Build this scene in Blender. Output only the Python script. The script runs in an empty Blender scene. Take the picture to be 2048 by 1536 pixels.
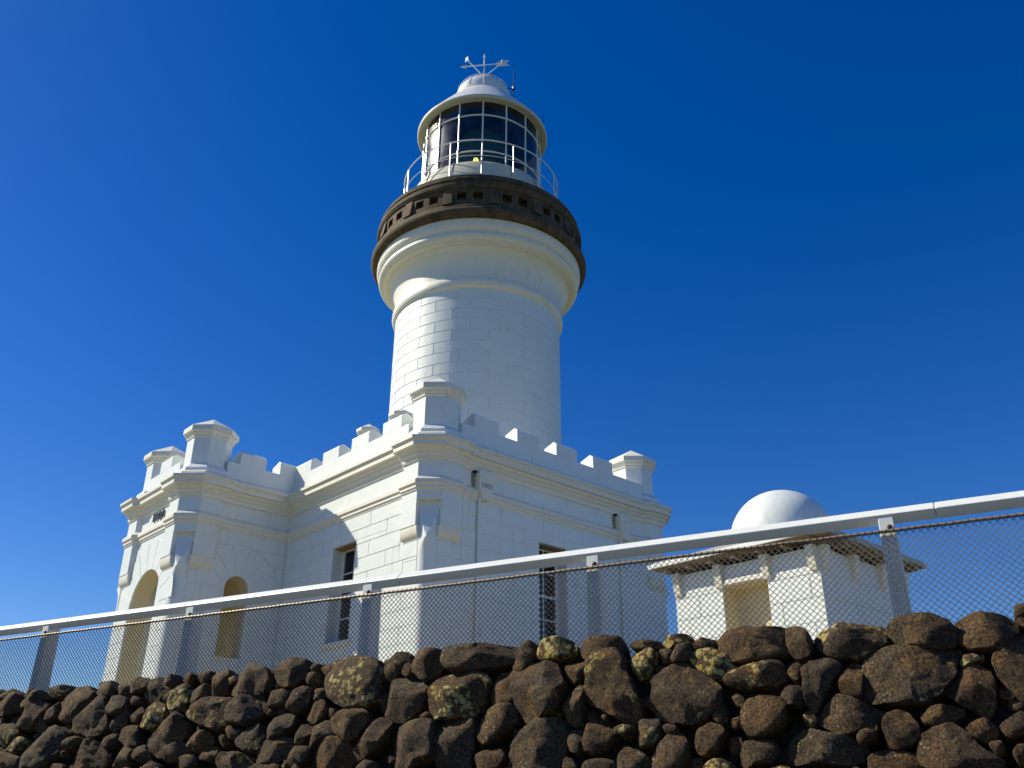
import bpy, bmesh, math, random
from mathutils import Vector, Matrix
random.seed(7)
R = math.radians
S = bpy.context.scene
COL = S.collection

# ------------------------------------------------------------------ camera
cam_data = bpy.data.cameras.new('camera')
cam_data.sensor_width = 36.0
cam_data.lens = 1808.83 / 2048 * 36.0
cam_data.clip_start = 0.05
cam_data.clip_end = 20000
cam = bpy.data.objects.new('camera', cam_data)
COL.objects.link(cam)
cam.matrix_world = Matrix.Rotation(R(90 + 25.5537), 4, 'X') @ Matrix.Rotation(R(0.3934), 4, 'Z')
S.camera = cam

# ------------------------------------------------------------------ light
SUN_EL = 38.5
SUN_DIR = Vector((-0.982, 0.190, 0.0)).normalized() * math.cos(R(SUN_EL)) + Vector((0, 0, math.sin(R(SUN_EL))))
world = bpy.data.worlds.new('World')
S.world = world
world.use_nodes = True
nt = world.node_tree
nt.nodes.clear()
wo = nt.nodes.new('ShaderNodeOutputWorld')
bg = nt.nodes.new('ShaderNodeBackground')
sky = nt.nodes.new('ShaderNodeTexSky')
sky.sky_type = 'NISHITA'
sky.sun_disc = False
sky.sun_elevation = R(SUN_EL)
sky.sun_rotation = math.atan2(SUN_DIR.x, SUN_DIR.y)
sky.altitude = 100
sky.air_density = 1.0
sky.dust_density = 0.2
sky.ozone_density = 4.0
hsv = nt.nodes.new('ShaderNodeHueSaturation')
hsv.inputs['Hue'].default_value = 0.517
hsv.inputs['Saturation'].default_value = 1.38
hsv.inputs['Value'].default_value = 1.0
nt.links.new(sky.outputs[0], hsv.inputs['Color'])
nt.links.new(hsv.outputs[0], bg.inputs['Color'])
bg.inputs['Strength'].default_value = 0.1
nt.links.new(bg.outputs[0], wo.inputs['Surface'])
sd = bpy.data.lights.new('sun', 'SUN')
sd.energy = 5.0
sd.angle = R(0.53)
sd.color = (1.0, 0.94, 0.74)
sun = bpy.data.objects.new('sun', sd)
COL.objects.link(sun)
sun.rotation_euler = (-SUN_DIR).to_track_quat('-Z', 'Y').to_euler()
sun.location = (-30, 8, 40)
S.view_settings.view_transform = 'Standard'
S.view_settings.look = 'None'
S.view_settings.exposure = 0.22
S.view_settings.gamma = 1.0
S.view_settings.use_curve_mapping = False

# ------------------------------------------------------------------ materials
def mat(name):
    m = bpy.data.materials.new(name)
    m.use_nodes = True
    n = m.node_tree.nodes
    return m, n, m.node_tree.links, n['Principled BSDF']

def noise(n, l, vec, scale, detail=4, rough=.55, dist=0):
    t = n.new('ShaderNodeTexNoise')
    t.inputs['Scale'].default_value = scale
    t.inputs['Detail'].default_value = detail
    t.inputs['Roughness'].default_value = rough
    t.inputs['Distortion'].default_value = dist
    l.new(vec, t.inputs['Vector'])
    return t

def ramp(n, l, fac, a, b, ca=(0, 0, 0, 1), cb=(1, 1, 1, 1)):
    r = n.new('ShaderNodeValToRGB')
    r.color_ramp.elements[0].position = a
    r.color_ramp.elements[1].position = b
    r.color_ramp.elements[0].color = ca
    r.color_ramp.elements[1].color = cb
    l.new(fac, r.inputs[0])
    return r

def mix(n, l, fac, a, b, mode='MIX'):
    x = n.new('ShaderNodeMix')
    x.data_type = 'RGBA'
    x.blend_type = mode
    if isinstance(fac, (int, float)): x.inputs[0].default_value = fac
    else: l.new(fac, x.inputs[0])
    for k, c in ((6, a), (7, b)):
        if isinstance(c, tuple): x.inputs[k].default_value = c if len(c) == 4 else (*c, 1)
        else: l.new(c, x.inputs[k])
    return x.outputs[2]

def mathn(n, l, op, a, b):
    x = n.new('ShaderNodeMath')
    x.operation = op
    for k, c in ((0, a), (1, b)):
        if isinstance(c, (int, float)): x.inputs[k].default_value = c
        else: l.new(c, x.inputs[k])
    return x.outputs[0]

def bump(n, l, h, strength, dist, bsdf, prev=None):
    b = n.new('ShaderNodeBump')
    b.inputs['Strength'].default_value = strength
    b.inputs['Distance'].default_value = dist
    l.new(h, b.inputs['Height'])
    if prev is not None: l.new(prev, b.inputs['Normal'])
    l.new(b.outputs[0], bsdf.inputs['Normal'])
    return b.outputs[0]

def world_pos(n):
    return n.new('ShaderNodeNewGeometry').outputs['Position']

def stretched(n, l, vec, sx, sy, sz):
    m = n.new('ShaderNodeMapping')
    m.inputs['Scale'].default_value = (sx, sy, sz)
    l.new(vec, m.inputs['Vector'])
    return m.outputs[0]

def paint(name, base, dirt, dirt_amt=.35, rough=.42, streak=True, relief=.35):
    m, n, l, b = mat(name)
    p = world_pos(n)
    big = noise(n, l, p, .9, 5, .6)
    c = mix(n, l, ramp(n, l, big.outputs[0], .35, .75).outputs[0], base, tuple(x * .94 for x in base))
    if streak:
        st = noise(n, l, stretched(n, l, p, 7, 7, .55), 1.0, 5, .62)
        blot = noise(n, l, p, 1.7, 4, .6)
        k = mathn(n, l, 'MULTIPLY', ramp(n, l, st.outputs[0], .53, .78).outputs[0], ramp(n, l, blot.outputs[0], .42, .7).outputs[0])
        k = mathn(n, l, 'MULTIPLY', k, dirt_amt)
        c = mix(n, l, k, c, dirt)
        sp = noise(n, l, p, 26, 3, .6)
        k2 = mathn(n, l, 'MULTIPLY', ramp(n, l, sp.outputs[0], .68, .8).outputs[0], dirt_amt * .5)
        c = mix(n, l, k2, c, tuple(x * .6 for x in dirt))
    l.new(c, b.inputs['Base Color'])
    rr = noise(n, l, p, 4, 3, .5)
    mr = n.new('ShaderNodeMapRange')
    mr.inputs['To Min'].default_value = rough - .08
    mr.inputs['To Max'].default_value = rough + .12
    l.new(rr.outputs[0], mr.inputs['Value'])
    l.new(mr.outputs[0], b.inputs['Roughness'])
    f = noise(n, l, p, 38, 5, .6)
    g = noise(n, l, p, 3.2, 3, .5)
    pr = bump(n, l, g.outputs[0], .25, .03, b)
    bump(n, l, f.outputs[0], relief, .004, b, pr)
    return m

M = {}
M['white'] = paint('white_paint', (.785, .815, .79), (.42, .34, .22), .6)
M['trim'] = paint('white_trim_paint', (.83, .79, .68), (.46, .35, .18), .7)
M['cream'] = paint('cream_render', (.70, .60, .40), (.40, .30, .16), .4, .6)
M['metal_white'] = paint('white_metal_paint', (.82, .82, .80), (.35, .28, .2), .22, .32, True, .12)
M['eave_paint'] = paint('eave_paint', (.62, .58, .46), (.32, .27, .17), .4, .5)
M['rail_white'] = paint('rail_paint', (.80, .80, .77), (.42, .40, .34), .2, .38, True, .15)
M['stain'] = paint('stained_lead', (.30, .27, .20), (.12, .10, .06), .6, .7)
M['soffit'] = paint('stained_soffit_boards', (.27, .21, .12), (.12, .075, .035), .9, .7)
M['roof_grey'] = paint('roof_sheet', (.36, .36, .34), (.2, .18, .14), .4, .5)
M['dark_metal'] = paint('dark_metal', (.025, .025, .028), (.06, .05, .04), .3, .5)
M['date_grey'] = paint('worn_date_paint', (.40, .42, .43), (.3, .28, .24), .4, .5)
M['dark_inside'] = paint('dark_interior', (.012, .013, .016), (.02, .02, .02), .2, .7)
M['numeral'] = paint('black_numeral', (.012, .012, .014), (.03, .03, .03), .2, .4)
M['paving'] = paint('paving', (.28, .225, .12), (.18, .14, .08), .4, .8)

def gallery_stone():
    m, n, l, b = mat('brown_gallery_stone')
    p = world_pos(n)
    a = noise(n, l, p, 2.2, 6, .65)
    c = mix(n, l, ramp(n, l, a.outputs[0], .3, .7).outputs[0], (.042, .027, .013), (.15, .10, .050))
    s = noise(n, l, p, 24, 4, .7)
    c = mix(n, l, mathn(n, l, 'MULTIPLY', ramp(n, l, s.outputs[0], .52, .75).outputs[0], .6), c, (.19, .135, .07))
    d = noise(n, l, stretched(n, l, p, 6, 6, .8), 1, 4, .6)
    c = mix(n, l, mathn(n, l, 'MULTIPLY', ramp(n, l, d.outputs[0], .5, .7).outputs[0], .7), c, (.014, .010, .007))
    l.new(c, b.inputs['Base Color'])
    b.inputs['Roughness'].default_value = .85
    bump(n, l, noise(n, l, p, 30, 6, .7).outputs[0], .6, .02, b)
    return m
M['gallery'] = gallery_stone()

def rock():
    m, n, l, b = mat('basalt_stone')
    tc = n.new('ShaderNodeTexCoord')
    oi = n.new('ShaderNodeObjectInfo')
    p = world_pos(n)
    at = n.new('ShaderNodeAttribute'); at.attribute_type = 'OBJECT'; at.attribute_name = 'lichen'
    tn = n.new('ShaderNodeAttribute'); tn.attribute_type = 'OBJECT'; tn.attribute_name = 'tone'
    big = noise(n, l, p, 3.2, 6, .62)
    c = mix(n, l, ramp(n, l, big.outputs[0], .3, .72).outputs[0], (.034, .019, .009), (.16, .09, .038))
    c = mix(n, l, ramp(n, l, oi.outputs['Random'], .2, .95).outputs[0], c, mix(n, l, big.outputs[0], (.030, .022, .016), (.115, .083, .055)))
    # rusty patches
    ru = noise(n, l, p, 5.5, 5, .65, .6)
    k = mathn(n, l, 'MULTIPLY', ramp(n, l, ru.outputs[0], .5, .72).outputs[0], mathn(n, l, 'ADD', .5, tn.outputs['Fac']))
    c = mix(n, l, k, c, (.25, .135, .04))
    # pores and pale mineral flecks
    fl = noise(n, l, p, 70, 3, .6)
    c = mix(n, l, mathn(n, l, 'MULTIPLY', ramp(n, l, fl.outputs[0], .62, .74).outputs[0], .7), c, (.33, .28, .23))
    po = noise(n, l, p, 45, 4, .7)
    c = mix(n, l, ramp(n, l, po.outputs[0], .34, .46, (.55, .55, .55, 1), (0, 0, 0, 1)).outputs[0], c, (.018, .014, .012))
    sp1 = noise(n, l, p, 42, 5, .75); sp2 = noise(n, l, p, 130, 2, .6)
    k1 = ramp(n, l, sp1.outputs[0], .38, .64, (.16, .15, .14, 1), (2.1, 1.9, 1.6, 1)).outputs[0]
    c = mix(n, l, 1.0, c, k1, 'MULTIPLY')
    c = mix(n, l, mathn(n, l, 'MULTIPLY', ramp(n, l, sp2.outputs[0], .62, .72).outputs[0], .75), c, (.40, .34, .26))
    # lichen rosettes: grey green haze everywhere, yellow crusts where the stone carries them
    hz = noise(n, l, p, 9, 6, .7)
    c = mix(n, l, mathn(n, l, 'MULTIPLY', ramp(n, l, hz.outputs[0], .54, .70).outputs[0], .42), c, (.19, .165, .07))
    v = n.new('ShaderNodeTexVoronoi'); v.inputs['Scale'].default_value = 17
    wv = noise(n, l, p, 8, 4, .6)
    wp = mix(n, l, .07, p, wv.outputs['Color'], 'ADD')
    l.new(wp, v.inputs['Vector'])
    disc = ramp(n, l, v.outputs['Distance'], .42, .60, (1, 1, 1, 1), (0, 0, 0, 1))
    pn = noise(n, l, p, 4.2, 4, .6)
    lo = mathn(n, l, 'SUBTRACT', .74, mathn(n, l, 'MULTIPLY', at.outputs['Fac'], .48))
    mr = n.new('ShaderNodeMapRange')
    mr.interpolation_type = 'SMOOTHSTEP'
    l.new(pn.outputs[0], mr.inputs['Value'])
    l.new(lo, mr.inputs['From Min'])
    l.new(mathn(n, l, 'ADD', lo, .07), mr.inputs['From Max'])
    msk = mathn(n, l, 'MULTIPLY', disc.outputs[0], mr.outputs[0])
    brk = noise(n, l, p, 60, 4, .7)
    msk = mathn(n, l, 'MULTIPLY', msk, ramp(n, l, brk.outputs[0], .36, .5).outputs[0])
    yc = noise(n, l, p, 12, 3, .5)
    ycol = mix(n, l, ramp(n, l, yc.outputs[0], .35, .65).outputs[0], (.60, .42, .06), (.62, .56, .26))
    c = mix(n, l, msk, c, ycol)
    v2 = n.new('ShaderNodeTexVoronoi'); v2.inputs['Scale'].default_value = 26; l.new(wp, v2.inputs['Vector'])
    d2 = ramp(n, l, v2.outputs['Distance'], .22, .34, (1, 1, 1, 1), (0, 0, 0, 1))
    pn2 = noise(n, l, p, 2.6, 4, .65)
    m2 = mathn(n, l, 'MULTIPLY', d2.outputs[0], ramp(n, l, pn2.outputs[0], .56, .63).outputs[0])
    c = mix(n, l, mathn(n, l, 'MULTIPLY', m2, .85), c, mix(n, l, ramp(n, l, v2.outputs['Color'], .4, .6).outputs[0], (.46, .36, .08), (.36, .35, .29)))
    l.new(c, b.inputs['Base Color'])
    b.inputs['Roughness'].default_value = .8
    b.inputs['Specular IOR Level'].default_value = .28
    h1 = bump(n, l, noise(n, l, p, 11, 7, .72).outputs[0], 1.0, .06, b)
    h2 = bump(n, l, noise(n, l, p, 48, 5, .75).outputs[0], 1.0, .022, b, h1)
    bump(n, l, msk, .5, .006, b, h2)
    return m
M['rock'] = rock()

def simple(name, col, rough=.6, metal=0, var=.25, scale=12, relief=.2, dist=.004):
    m, n, l, b = mat(name)
    p = world_pos(n)
    a = noise(n, l, p, scale, 5, .65)
    c = mix(n, l, a.outputs[0], tuple(x * (1 - var) for x in col), tuple(min(1, x * (1 + var)) for x in col))
    l.new(c, b.inputs['Base Color'])
    b.inputs['Roughness'].default_value = rough
    b.inputs['Metallic'].default_value = metal
    bump(n, l, noise(n, l, p, scale * 3, 4, .6).outputs[0], relief, dist, b)
    return m
M['wire'] = simple('weathered_wire', (.012, .010, .010), .45, .0, .4, 40)
M['pipe'] = simple('weathered_pipe', (.30, .22, .15), .5, .2, .45, 30)
M['backing'] = simple('dark_earth_fill', (.022, .017, .013), .95, 0, .4, 6, .8, .05)
M['grass'] = simple('headland_grass', (.06, .085, .025), .9, 0, .5, .8, .5, .05)
M['path'] = simple('asphalt_path', (.055, .054, .052), .9, 0, .25, 14, .5, .01)
M['bolt'] = simple('rusty_bolt', (.12, .075, .045), .6, .3, .4, 60)
M['lens'] = simple('lens_glass', (.12, .26, .21), .12, 0, .3, 20, .05)

def glass(name, tint, rough, haze=0):
    m = bpy.data.materials.new(name)
    m.use_nodes = True
    n = m.node_tree.nodes; l = m.node_tree.links
    n.clear()
    o = n.new('ShaderNodeOutputMaterial')
    t = n.new('ShaderNodeBsdfTransparent'); t.inputs[0].default_value = (*tint, 1)
    g = n.new('ShaderNodeBsdfGlossy'); g.inputs['Roughness'].default_value = rough
    f0 = n.new('ShaderNodeLayerWeight'); f0.inputs['Blend'].default_value = .5
    f = n.new('ShaderNodeMath'); f.operation = 'MULTIPLY_ADD'; f.inputs[1].default_value = .93; f.inputs[2].default_value = .045
    l.new(mathn(n, l, 'POWER', f0.outputs['Facing'], 4.5), f.inputs[0])
    x = n.new('ShaderNodeMixShader')
    l.new(f.outputs[0], x.inputs[0]); l.new(t.outputs[0], x.inputs[1]); l.new(g.outputs[0], x.inputs[2])
    p = world_pos(n)
    no = noise(n, l, p, 2.5, 3, .5)
    bp = n.new('ShaderNodeBump'); bp.inputs['Strength'].default_value = .12; bp.inputs['Distance'].default_value = .03
    l.new(no.outputs[0], bp.inputs['Height'])
    l.new(bp.outputs[0], g.inputs['Normal'])
    if haze:
        g2 = n.new('ShaderNodeBsdfGlossy'); g2.inputs['Roughness'].default_value = .32
        x2 = n.new('ShaderNodeMixShader')
        sm = noise(n, l, p, 1.3, 4, .6)
        l.new(mathn(n, l, 'MULTIPLY', ramp(n, l, sm.outputs[0], .3, .7).outputs[0], haze), x2.inputs[0])
        l.new(x.outputs[0], x2.inputs[1]); l.new(g2.outputs[0], x2.inputs[2])
        l.new(x2.outputs[0], o.inputs['Surface'])
    else: l.new(x.outputs[0], o.inputs['Surface'])
    return m
M['lantern_glass'] = glass('lantern_glass', (.5, .57, .6), .07, .10)
M['window_glass'] = glass('window_glass', (.35, .38, .42), .04)

def emit(name, col, s):
    m, n, l, b = mat(name)
    b.inputs['Base Color'].default_value = (*col, 1)
    b.inputs['Emission Color'].default_value = (*col, 1)
    b.inputs['Emission Strength'].default_value = s
    return m
M['glint'] = emit('glint_glow', (1.0, .85, .08), 3.0)  # self-lit yellow that paints in the glint on the lens

# ------------------------------------------------------------------ mesh helpers
class MB:
    def __init__(s):
        s.v = []; s.f = []
    def add(s, vs, fs):
        o = len(s.v)
        s.v += [tuple(x) for x in vs]
        s.f += [tuple(i + o for i in q) for q in fs]
        return s
    def box(s, x0, x1, y0, y1, z0, z1):
        return s.add([(x0, y0, z0), (x1, y0, z0), (x1, y1, z0), (x0, y1, z0), (x0, y0, z1), (x1, y0, z1), (x1, y1, z1), (x0, y1, z1)],
                     [(0, 3, 2, 1), (4, 5, 6, 7), (0, 1, 5, 4), (1, 2, 6, 5), (2, 3, 7, 6), (3, 0, 4, 7)])
    def loft(s, rings, close=True, cap0=True, cap1=True):
        n = len(rings[0]); vs = [p for r in rings for p in r]; fs = []
        for k in range(len(rings) - 1):
            for i in range(n if close else n - 1):
                j = (i + 1) % n
                fs.append((k * n + i, k * n + j, (k + 1) * n + j, (k + 1) * n + i))
        if cap0: fs.append(tuple(range(n - 1, -1, -1)))
        if cap1: fs.append(tuple(range((len(rings) - 1) * n, len(rings) * n)))
        return s.add(vs, fs)
    def lathe(s, prof, seg=96, a0=0, a1=2 * math.pi, cx=0, cy=0):
        full = abs(a1 - a0 - 2 * math.pi) < 1e-6
        n = seg if full else seg + 1
        rings = []
        for r, z in prof:
            rings.append([(cx + r * math.cos(a0 + (a1 - a0) * i / seg), cy + r * math.sin(a0 + (a1 - a0) * i / seg), z) for i in range(n)])
        return s.loft(rings, full, False, False)
    def arcbox(s, r0, r1, z0, z1, a0, a1, seg=4, r0b=None, r1b=None):
        "curved box; r0b/r1b: radii at the bottom"
        r0b = r0 if r0b is None else r0b; r1b = r1 if r1b is None else r1b
        rings = []
        for i in range(seg + 1):
            a = a0 + (a1 - a0) * i / seg; c, d = math.cos(a), math.sin(a)
            rings.append([(r0b * c, r0b * d, z0), (r1b * c, r1b * d, z0), (r1 * c, r1 * d, z1), (r0 * c, r0 * d, z1)])
        return s.loft(rings)
    def tube(s, path, r, n=8, closed=False, rs=None):
        P = [Vector(p) for p in path]; rings = []
        for i, p in enumerate(P):
            if closed: t = P[(i + 1) % len(P)] - P[i - 1]
            else: t = P[min(i + 1, len(P) - 1)] - P[max(i - 1, 0)]
            t.normalize()
            up = Vector((0, 0, 1)) if abs(t.z) < .95 else Vector((1, 0, 0))
            a = t.cross(up).normalized(); b = a.cross(t)
            rr = rs[i] if rs else r
            rings.append([p + (a * math.cos(2 * math.pi * k / n) + b * math.sin(2 * math.pi * k / n)) * rr for k in range(n)])
        if closed: return s.loft(rings + [rings[0]], True, False, False)
        return s.loft(rings)
    def ring(s, R_, z, r, seg=64, n=6):
        return s.tube([(R_ * math.cos(2 * math.pi * i / seg), R_ * math.sin(2 * math.pi * i / seg), z) for i in range(seg)], r, n, True)
    def octo(s, cx, cy, levels, caps=True):
        rings = []
        for ap, z in levels:
            k = ap * math.tan(math.pi / 8)
            rings.append([(cx - ap, cy + k, z), (cx - ap, cy - k, z), (cx - k, cy - ap, z), (cx + k, cy - ap, z), (cx + ap, cy - k, z), (cx + ap, cy + k, z), (cx + k, cy + ap, z), (cx - k, cy + ap, z)])
        return s.loft(rings, True, caps, caps)
    def sweep(s, path, prof, closed=True):
        "mitred sweep; path = plan points with the outside on the right-hand side of travel"
        n = len(path); rings = []
        for i in range(n):
            p = Vector(path[i])
            def nrm(a, b):
                t = (Vector(b) - Vector(a)).normalized(); return Vector((t.y, -t.x))
            if closed or 0 < i < n - 1:
                n1 = nrm(path[i - 1], path[i]); n2 = nrm(path[i], path[(i + 1) % n])
            elif i == 0: n1 = n2 = nrm(path[0], path[1])
            else: n1 = n2 = nrm(path[-2], path[-1])
            m = (n1 + n2); m = m / max(.2, m.dot(n1)) if m.length > 1e-6 else n1
            rings.append([(p.x + m.x * d, p.y + m.y * d, z) for d, z in prof])
        if closed: rings.append(rings[0])
        return s.loft(rings, False, False, False)
    def poly(s, pts, thick, fn):
        "2D polygon extruded by thick; fn(a, b, d) -> xyz"
        n = len(pts)
        vs = [fn(a, b, 0) for a, b in pts] + [fn(a, b, thick) for a, b in pts]
        fs = [tuple(range(n)), tuple(range(2 * n - 1, n - 1, -1))] + [(i, i + n, (i + 1) % n + n, (i + 1) % n) for i in range(n)]
        return s.add(vs, fs)

def obj(name, mb, m, parent=None, smooth=False, bevel=0, angle=35, fix=True, seg=2):
    me = bpy.data.meshes.new(name)
    me.from_pydata(mb.v, [], mb.f)
    if fix:
        b = bmesh.new(); b.from_mesh(me)
        bmesh.ops.remove_doubles(b, verts=b.verts, dist=1e-5)
        bmesh.ops.recalc_face_normals(b, faces=b.faces)
        b.to_mesh(me); b.free()
    me.validate()
    if m: me.materials.append(m)
    if smooth:
        me.polygons.foreach_set('use_smooth', [True] * len(me.polygons))
        me.set_sharp_from_angle(angle=R(angle))
    o = bpy.data.objects.new(name, me)
    COL.objects.link(o)
    if parent is not None: o.parent = parent
    if bevel:
        md = o.modifiers.new('bevel', 'BEVEL')
        md.width = bevel; md.segments = seg; md.limit_method = 'ANGLE'; md.angle_limit = R(30)
        md.harden_normals = False
    return o

def link(name, me, parent):
    o = bpy.data.objects.new(name, me)
    COL.objects.link(o)
    o.parent = parent
    return o

def thing(name, label, cat, loc=(0, 0, 0), rz=0, group=None):
    o = bpy.data.objects.new(name, None)
    COL.objects.link(o)
    o.location = loc; o.rotation_euler = (0, 0, rz)
    o['label'] = label; o['category'] = cat
    if group: o['group'] = group
    return o

def text_mesh(txt, size, depth, name, m, parent, origin, xdir, ydir, width=None):
    cu = bpy.data.curves.new(name, 'FONT')
    cu.body = txt; cu.size = size; cu.extrude = depth; cu.align_x = 'CENTER'; cu.align_y = 'CENTER'
    cu.resolution_u = 4; cu.offset = .008
    t = bpy.data.objects.new('tmp', cu)
    COL.objects.link(t)
    bpy.context.view_layer.update()
    me = bpy.data.meshes.new_from_object(t.evaluated_get(bpy.context.evaluated_depsgraph_get()))
    bpy.data.objects.remove(t)
    me.name = name
    xs = [v.co.x for v in me.vertices]
    sx = width / (max(xs) - min(xs)) if width else 1
    X = Vector(xdir); Y = Vector(ydir); Z = X.cross(Y)
    for v in me.vertices:
        v.co = Vector(origin) + X * v.co.x * sx + Y * v.co.y + Z * v.co.z
    me.materials.clear(); me.materials.append(m)
    o = bpy.data.objects.new(name, me)
    COL.objects.link(o); o.parent = parent
    return o

# ------------------------------------------------------------------ ground (heights are measured from the camera)
GROUND = -1.65
TERR = 1.42
AZ = R(61.415)
FD = Vector((-math.sin(AZ), math.cos(AZ), 0))      # along the wall
FN = Vector((math.cos(AZ), math.sin(AZ), 0))       # away from the path
FP = Vector((3.39, 7.9037, 0))                     # a point under the fence
def wallpt(s, away, z): return FP + FD * s + FN * away + Vector((0, 0, z))

g = MB()
g.add([(-6000, -6000, GROUND - .02), (6000, -6000, GROUND - .02), (6000, 6000, GROUND - .02), (-6000, 6000, GROUND - .02)], [(0, 1, 2, 3)])
o = obj('ground', g, M['grass']); o['kind'] = 'structure'
g = MB()
g.add([wallpt(-60, -.9, GROUND), wallpt(60, -.9, GROUND), wallpt(60, -11, GROUND), wallpt(-60, -11, GROUND)], [(0, 1, 2, 3)])
o = obj('path', g, M['path']); o['kind'] = 'structure'
# raised headland behind the retaining wall, falling away on its far side
g = MB()
rows = [(.25, GROUND), (.25, TERR), (3, TERR + .02), (34, TERR + .02), (48, 0.0), (70, GROUND)]
ss = [-45, -30, 30, 45]
vs = []
for k, s_ in enumerate(ss):
    for a, z in rows:
        zz = z if k in (1, 2) else GROUND
        vs.append(wallpt(s_, a, zz))
n = len(rows)
fs = [(k * n + i, k * n + i + 1, (k + 1) * n + i + 1, (k + 1) * n + i) for k in range(3) for i in range(n - 1)]
g.add(vs, fs)
o = obj('headland', g, M['grass']); o['kind'] = 'structure'
g = MB()
g.add([wallpt(-12, .3, TERR + .03), wallpt(26, .3, TERR + .03), wallpt(26, 26, TERR + .03), wallpt(-12, 26, TERR + .03)], [(0, 1, 2, 3)])
o = obj('forecourt_paving', g, M['paving']); o['kind'] = 'structure'

# ------------------------------------------------------------------ lighthouse
PHI = 47.916
ORG = Vector((-1.721, 17.878, 0))
LH = thing('lighthouse', 'white round lighthouse with brown stone gallery rising from a crenellated white base', 'lighthouse', ORG, R(90 - PHI))
BASE = TERR + .03
camu = Vector((-ORG.x, -ORG.y, 0))
camu.rotate(Matrix.Rotation(-R(90 - PHI), 3, 'Z'))
K = 1.2                          # the tower profile below is drawn for a 3.66 m lantern; this one is larger
TU, TV = camu.x + (3.844 - camu.x) * K, camu.y + (3.188 - camu.y) * K    # tower axis in the building's own axes
FRONT = math.atan2(camu.y - TV, camu.x - TU)   # bearing of the path side, seen from the axis

def tow(name, mb, m, parent=LH, **k):
    mb.v = [(x * K, y * K, z * K) for x, y, z in mb.v]
    o = obj(name, mb, m, parent, **k)
    if parent is LH: o.location = (TU, TV, 0)
    return o

# shaft with coursed blocks
SH_R, SH_Z0, SH_Z1 = 2.352, 7.30, 12.62
NB = 15
core = MB().lathe([(SH_R - .014, BASE / K - .1), (SH_R - .014, SH_Z1)], 120)
SHAFT = tow('shaft', core, M['white'], smooth=True)
CH = (SH_Z1 - SH_Z0) / 17
def shaft_block(r, z0, z1, a0, a1, seg=8):
    mb = MB(); c = .007; ga = .006 / r; rings = []
    d = .016
    for i in range(seg + 1):
        t = i / seg
        rings_a = a0 + ga + (a1 - a0 - 2 * ga) * t
        rings.append(rings_a)
    cols = []
    def col(a, rr, zi): 
        ca, sa = math.cos(a), math.sin(a)
        return [((r - d) * ca, (r - d) * sa, z0 + .006), (rr * ca, rr * sa, z0 + .006 + zi), (rr * ca, rr * sa, z1 - .006 - zi), ((r - d) * ca, (r - d) * sa, z1 - .006)]
    L = [[((r - d) * math.cos(rings[0]), (r - d) * math.sin(rings[0]), z) for z in (z0 + .006, z0 + .006 + c, z1 - .006 - c, z1 - .006)]]
    for i, a in enumerate(rings):
        if i == 0: a = a + c / r
        if i == seg: a = a - c / r
        L.append(col(a, r, c))
    L.append([((r - d) * math.cos(rings[-1]), (r - d) * math.sin(rings[-1]), z) for z in (z0 + .006, z0 + .006 + c, z1 - .006 - c, z1 - .006)])
    mb.loft(L, False, False, False)
    return mb
da = 2 * math.pi / NB
pb_ = shaft_block(SH_R, 0, CH, -da / 2, da / 2)
pb_.v = [(x * K, y * K, z * K) for x, y, z in pb_.v]
proto = obj('block', pb_, M['white'], SHAFT, smooth=True, angle=25)
pme = proto.data
bpy.data.objects.remove(proto)
back = MB()
OFF = FRONT - R(16.5)             # a vertical joint stands a little towards the sunny side
for k in range(17):
    z = SH_Z0 + CH * k
    for i in range(NB):
        a = OFF + da * (i + .5 + (.5 if k % 2 else 0))
        rel = (a - FRONT + math.pi) % (2 * math.pi) - math.pi
        if abs(rel) < R(88) and k > 2:
            b_ = link('block', pme, SHAFT)
            b_.location = (0, 0, K * z + random.uniform(-.0008, .0008))
            b_.rotation_euler = (0, 0, a)
            q = 1 + random.uniform(-.0008, .0008)
            b_.scale = (q, q, 1)
        else:
            m_ = shaft_block(SH_R, z, z + CH, a - da / 2, a + da / 2, 5)
            back.add(m_.v, m_.f)
o = tow('block_courses', back, M['white'], SHAFT, smooth=True, angle=25); o['kind'] = 'stuff'

# astragal, flared neck and the white bell under the gallery
pr = [(2.34, 12.60), (2.40, 12.61), (2.43, 12.66), (2.455, 12.74), (2.45, 12.83), (2.42, 12.90), (2.39, 12.92), (2.385, 12.97)]
tow('astragal', MB().lathe(pr, 120), M['trim'], smooth=True, angle=50)
pr = [(2.385, 12.965), (2.385, 13.10), (2.395, 13.25), (2.425, 13.42), (2.48, 13.57), (2.55, 13.68), (2.62, 13.74), (2.64, 13.75), (2.64, 13.775), (2.76, 13.79), (2.80, 13.80), (2.80, 13.825),
      (2.86, 13.85), (2.905, 13.90), (2.92, 13.96), (2.90, 14.02), (2.885, 14.04), (2.885, 14.065), (2.93, 14.10), (2.965, 14.15), (2.985, 14.22), (2.985, 14.40)]
tow('bell', MB().lathe(pr, 120), M['trim'], smooth=True, angle=50)

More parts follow.
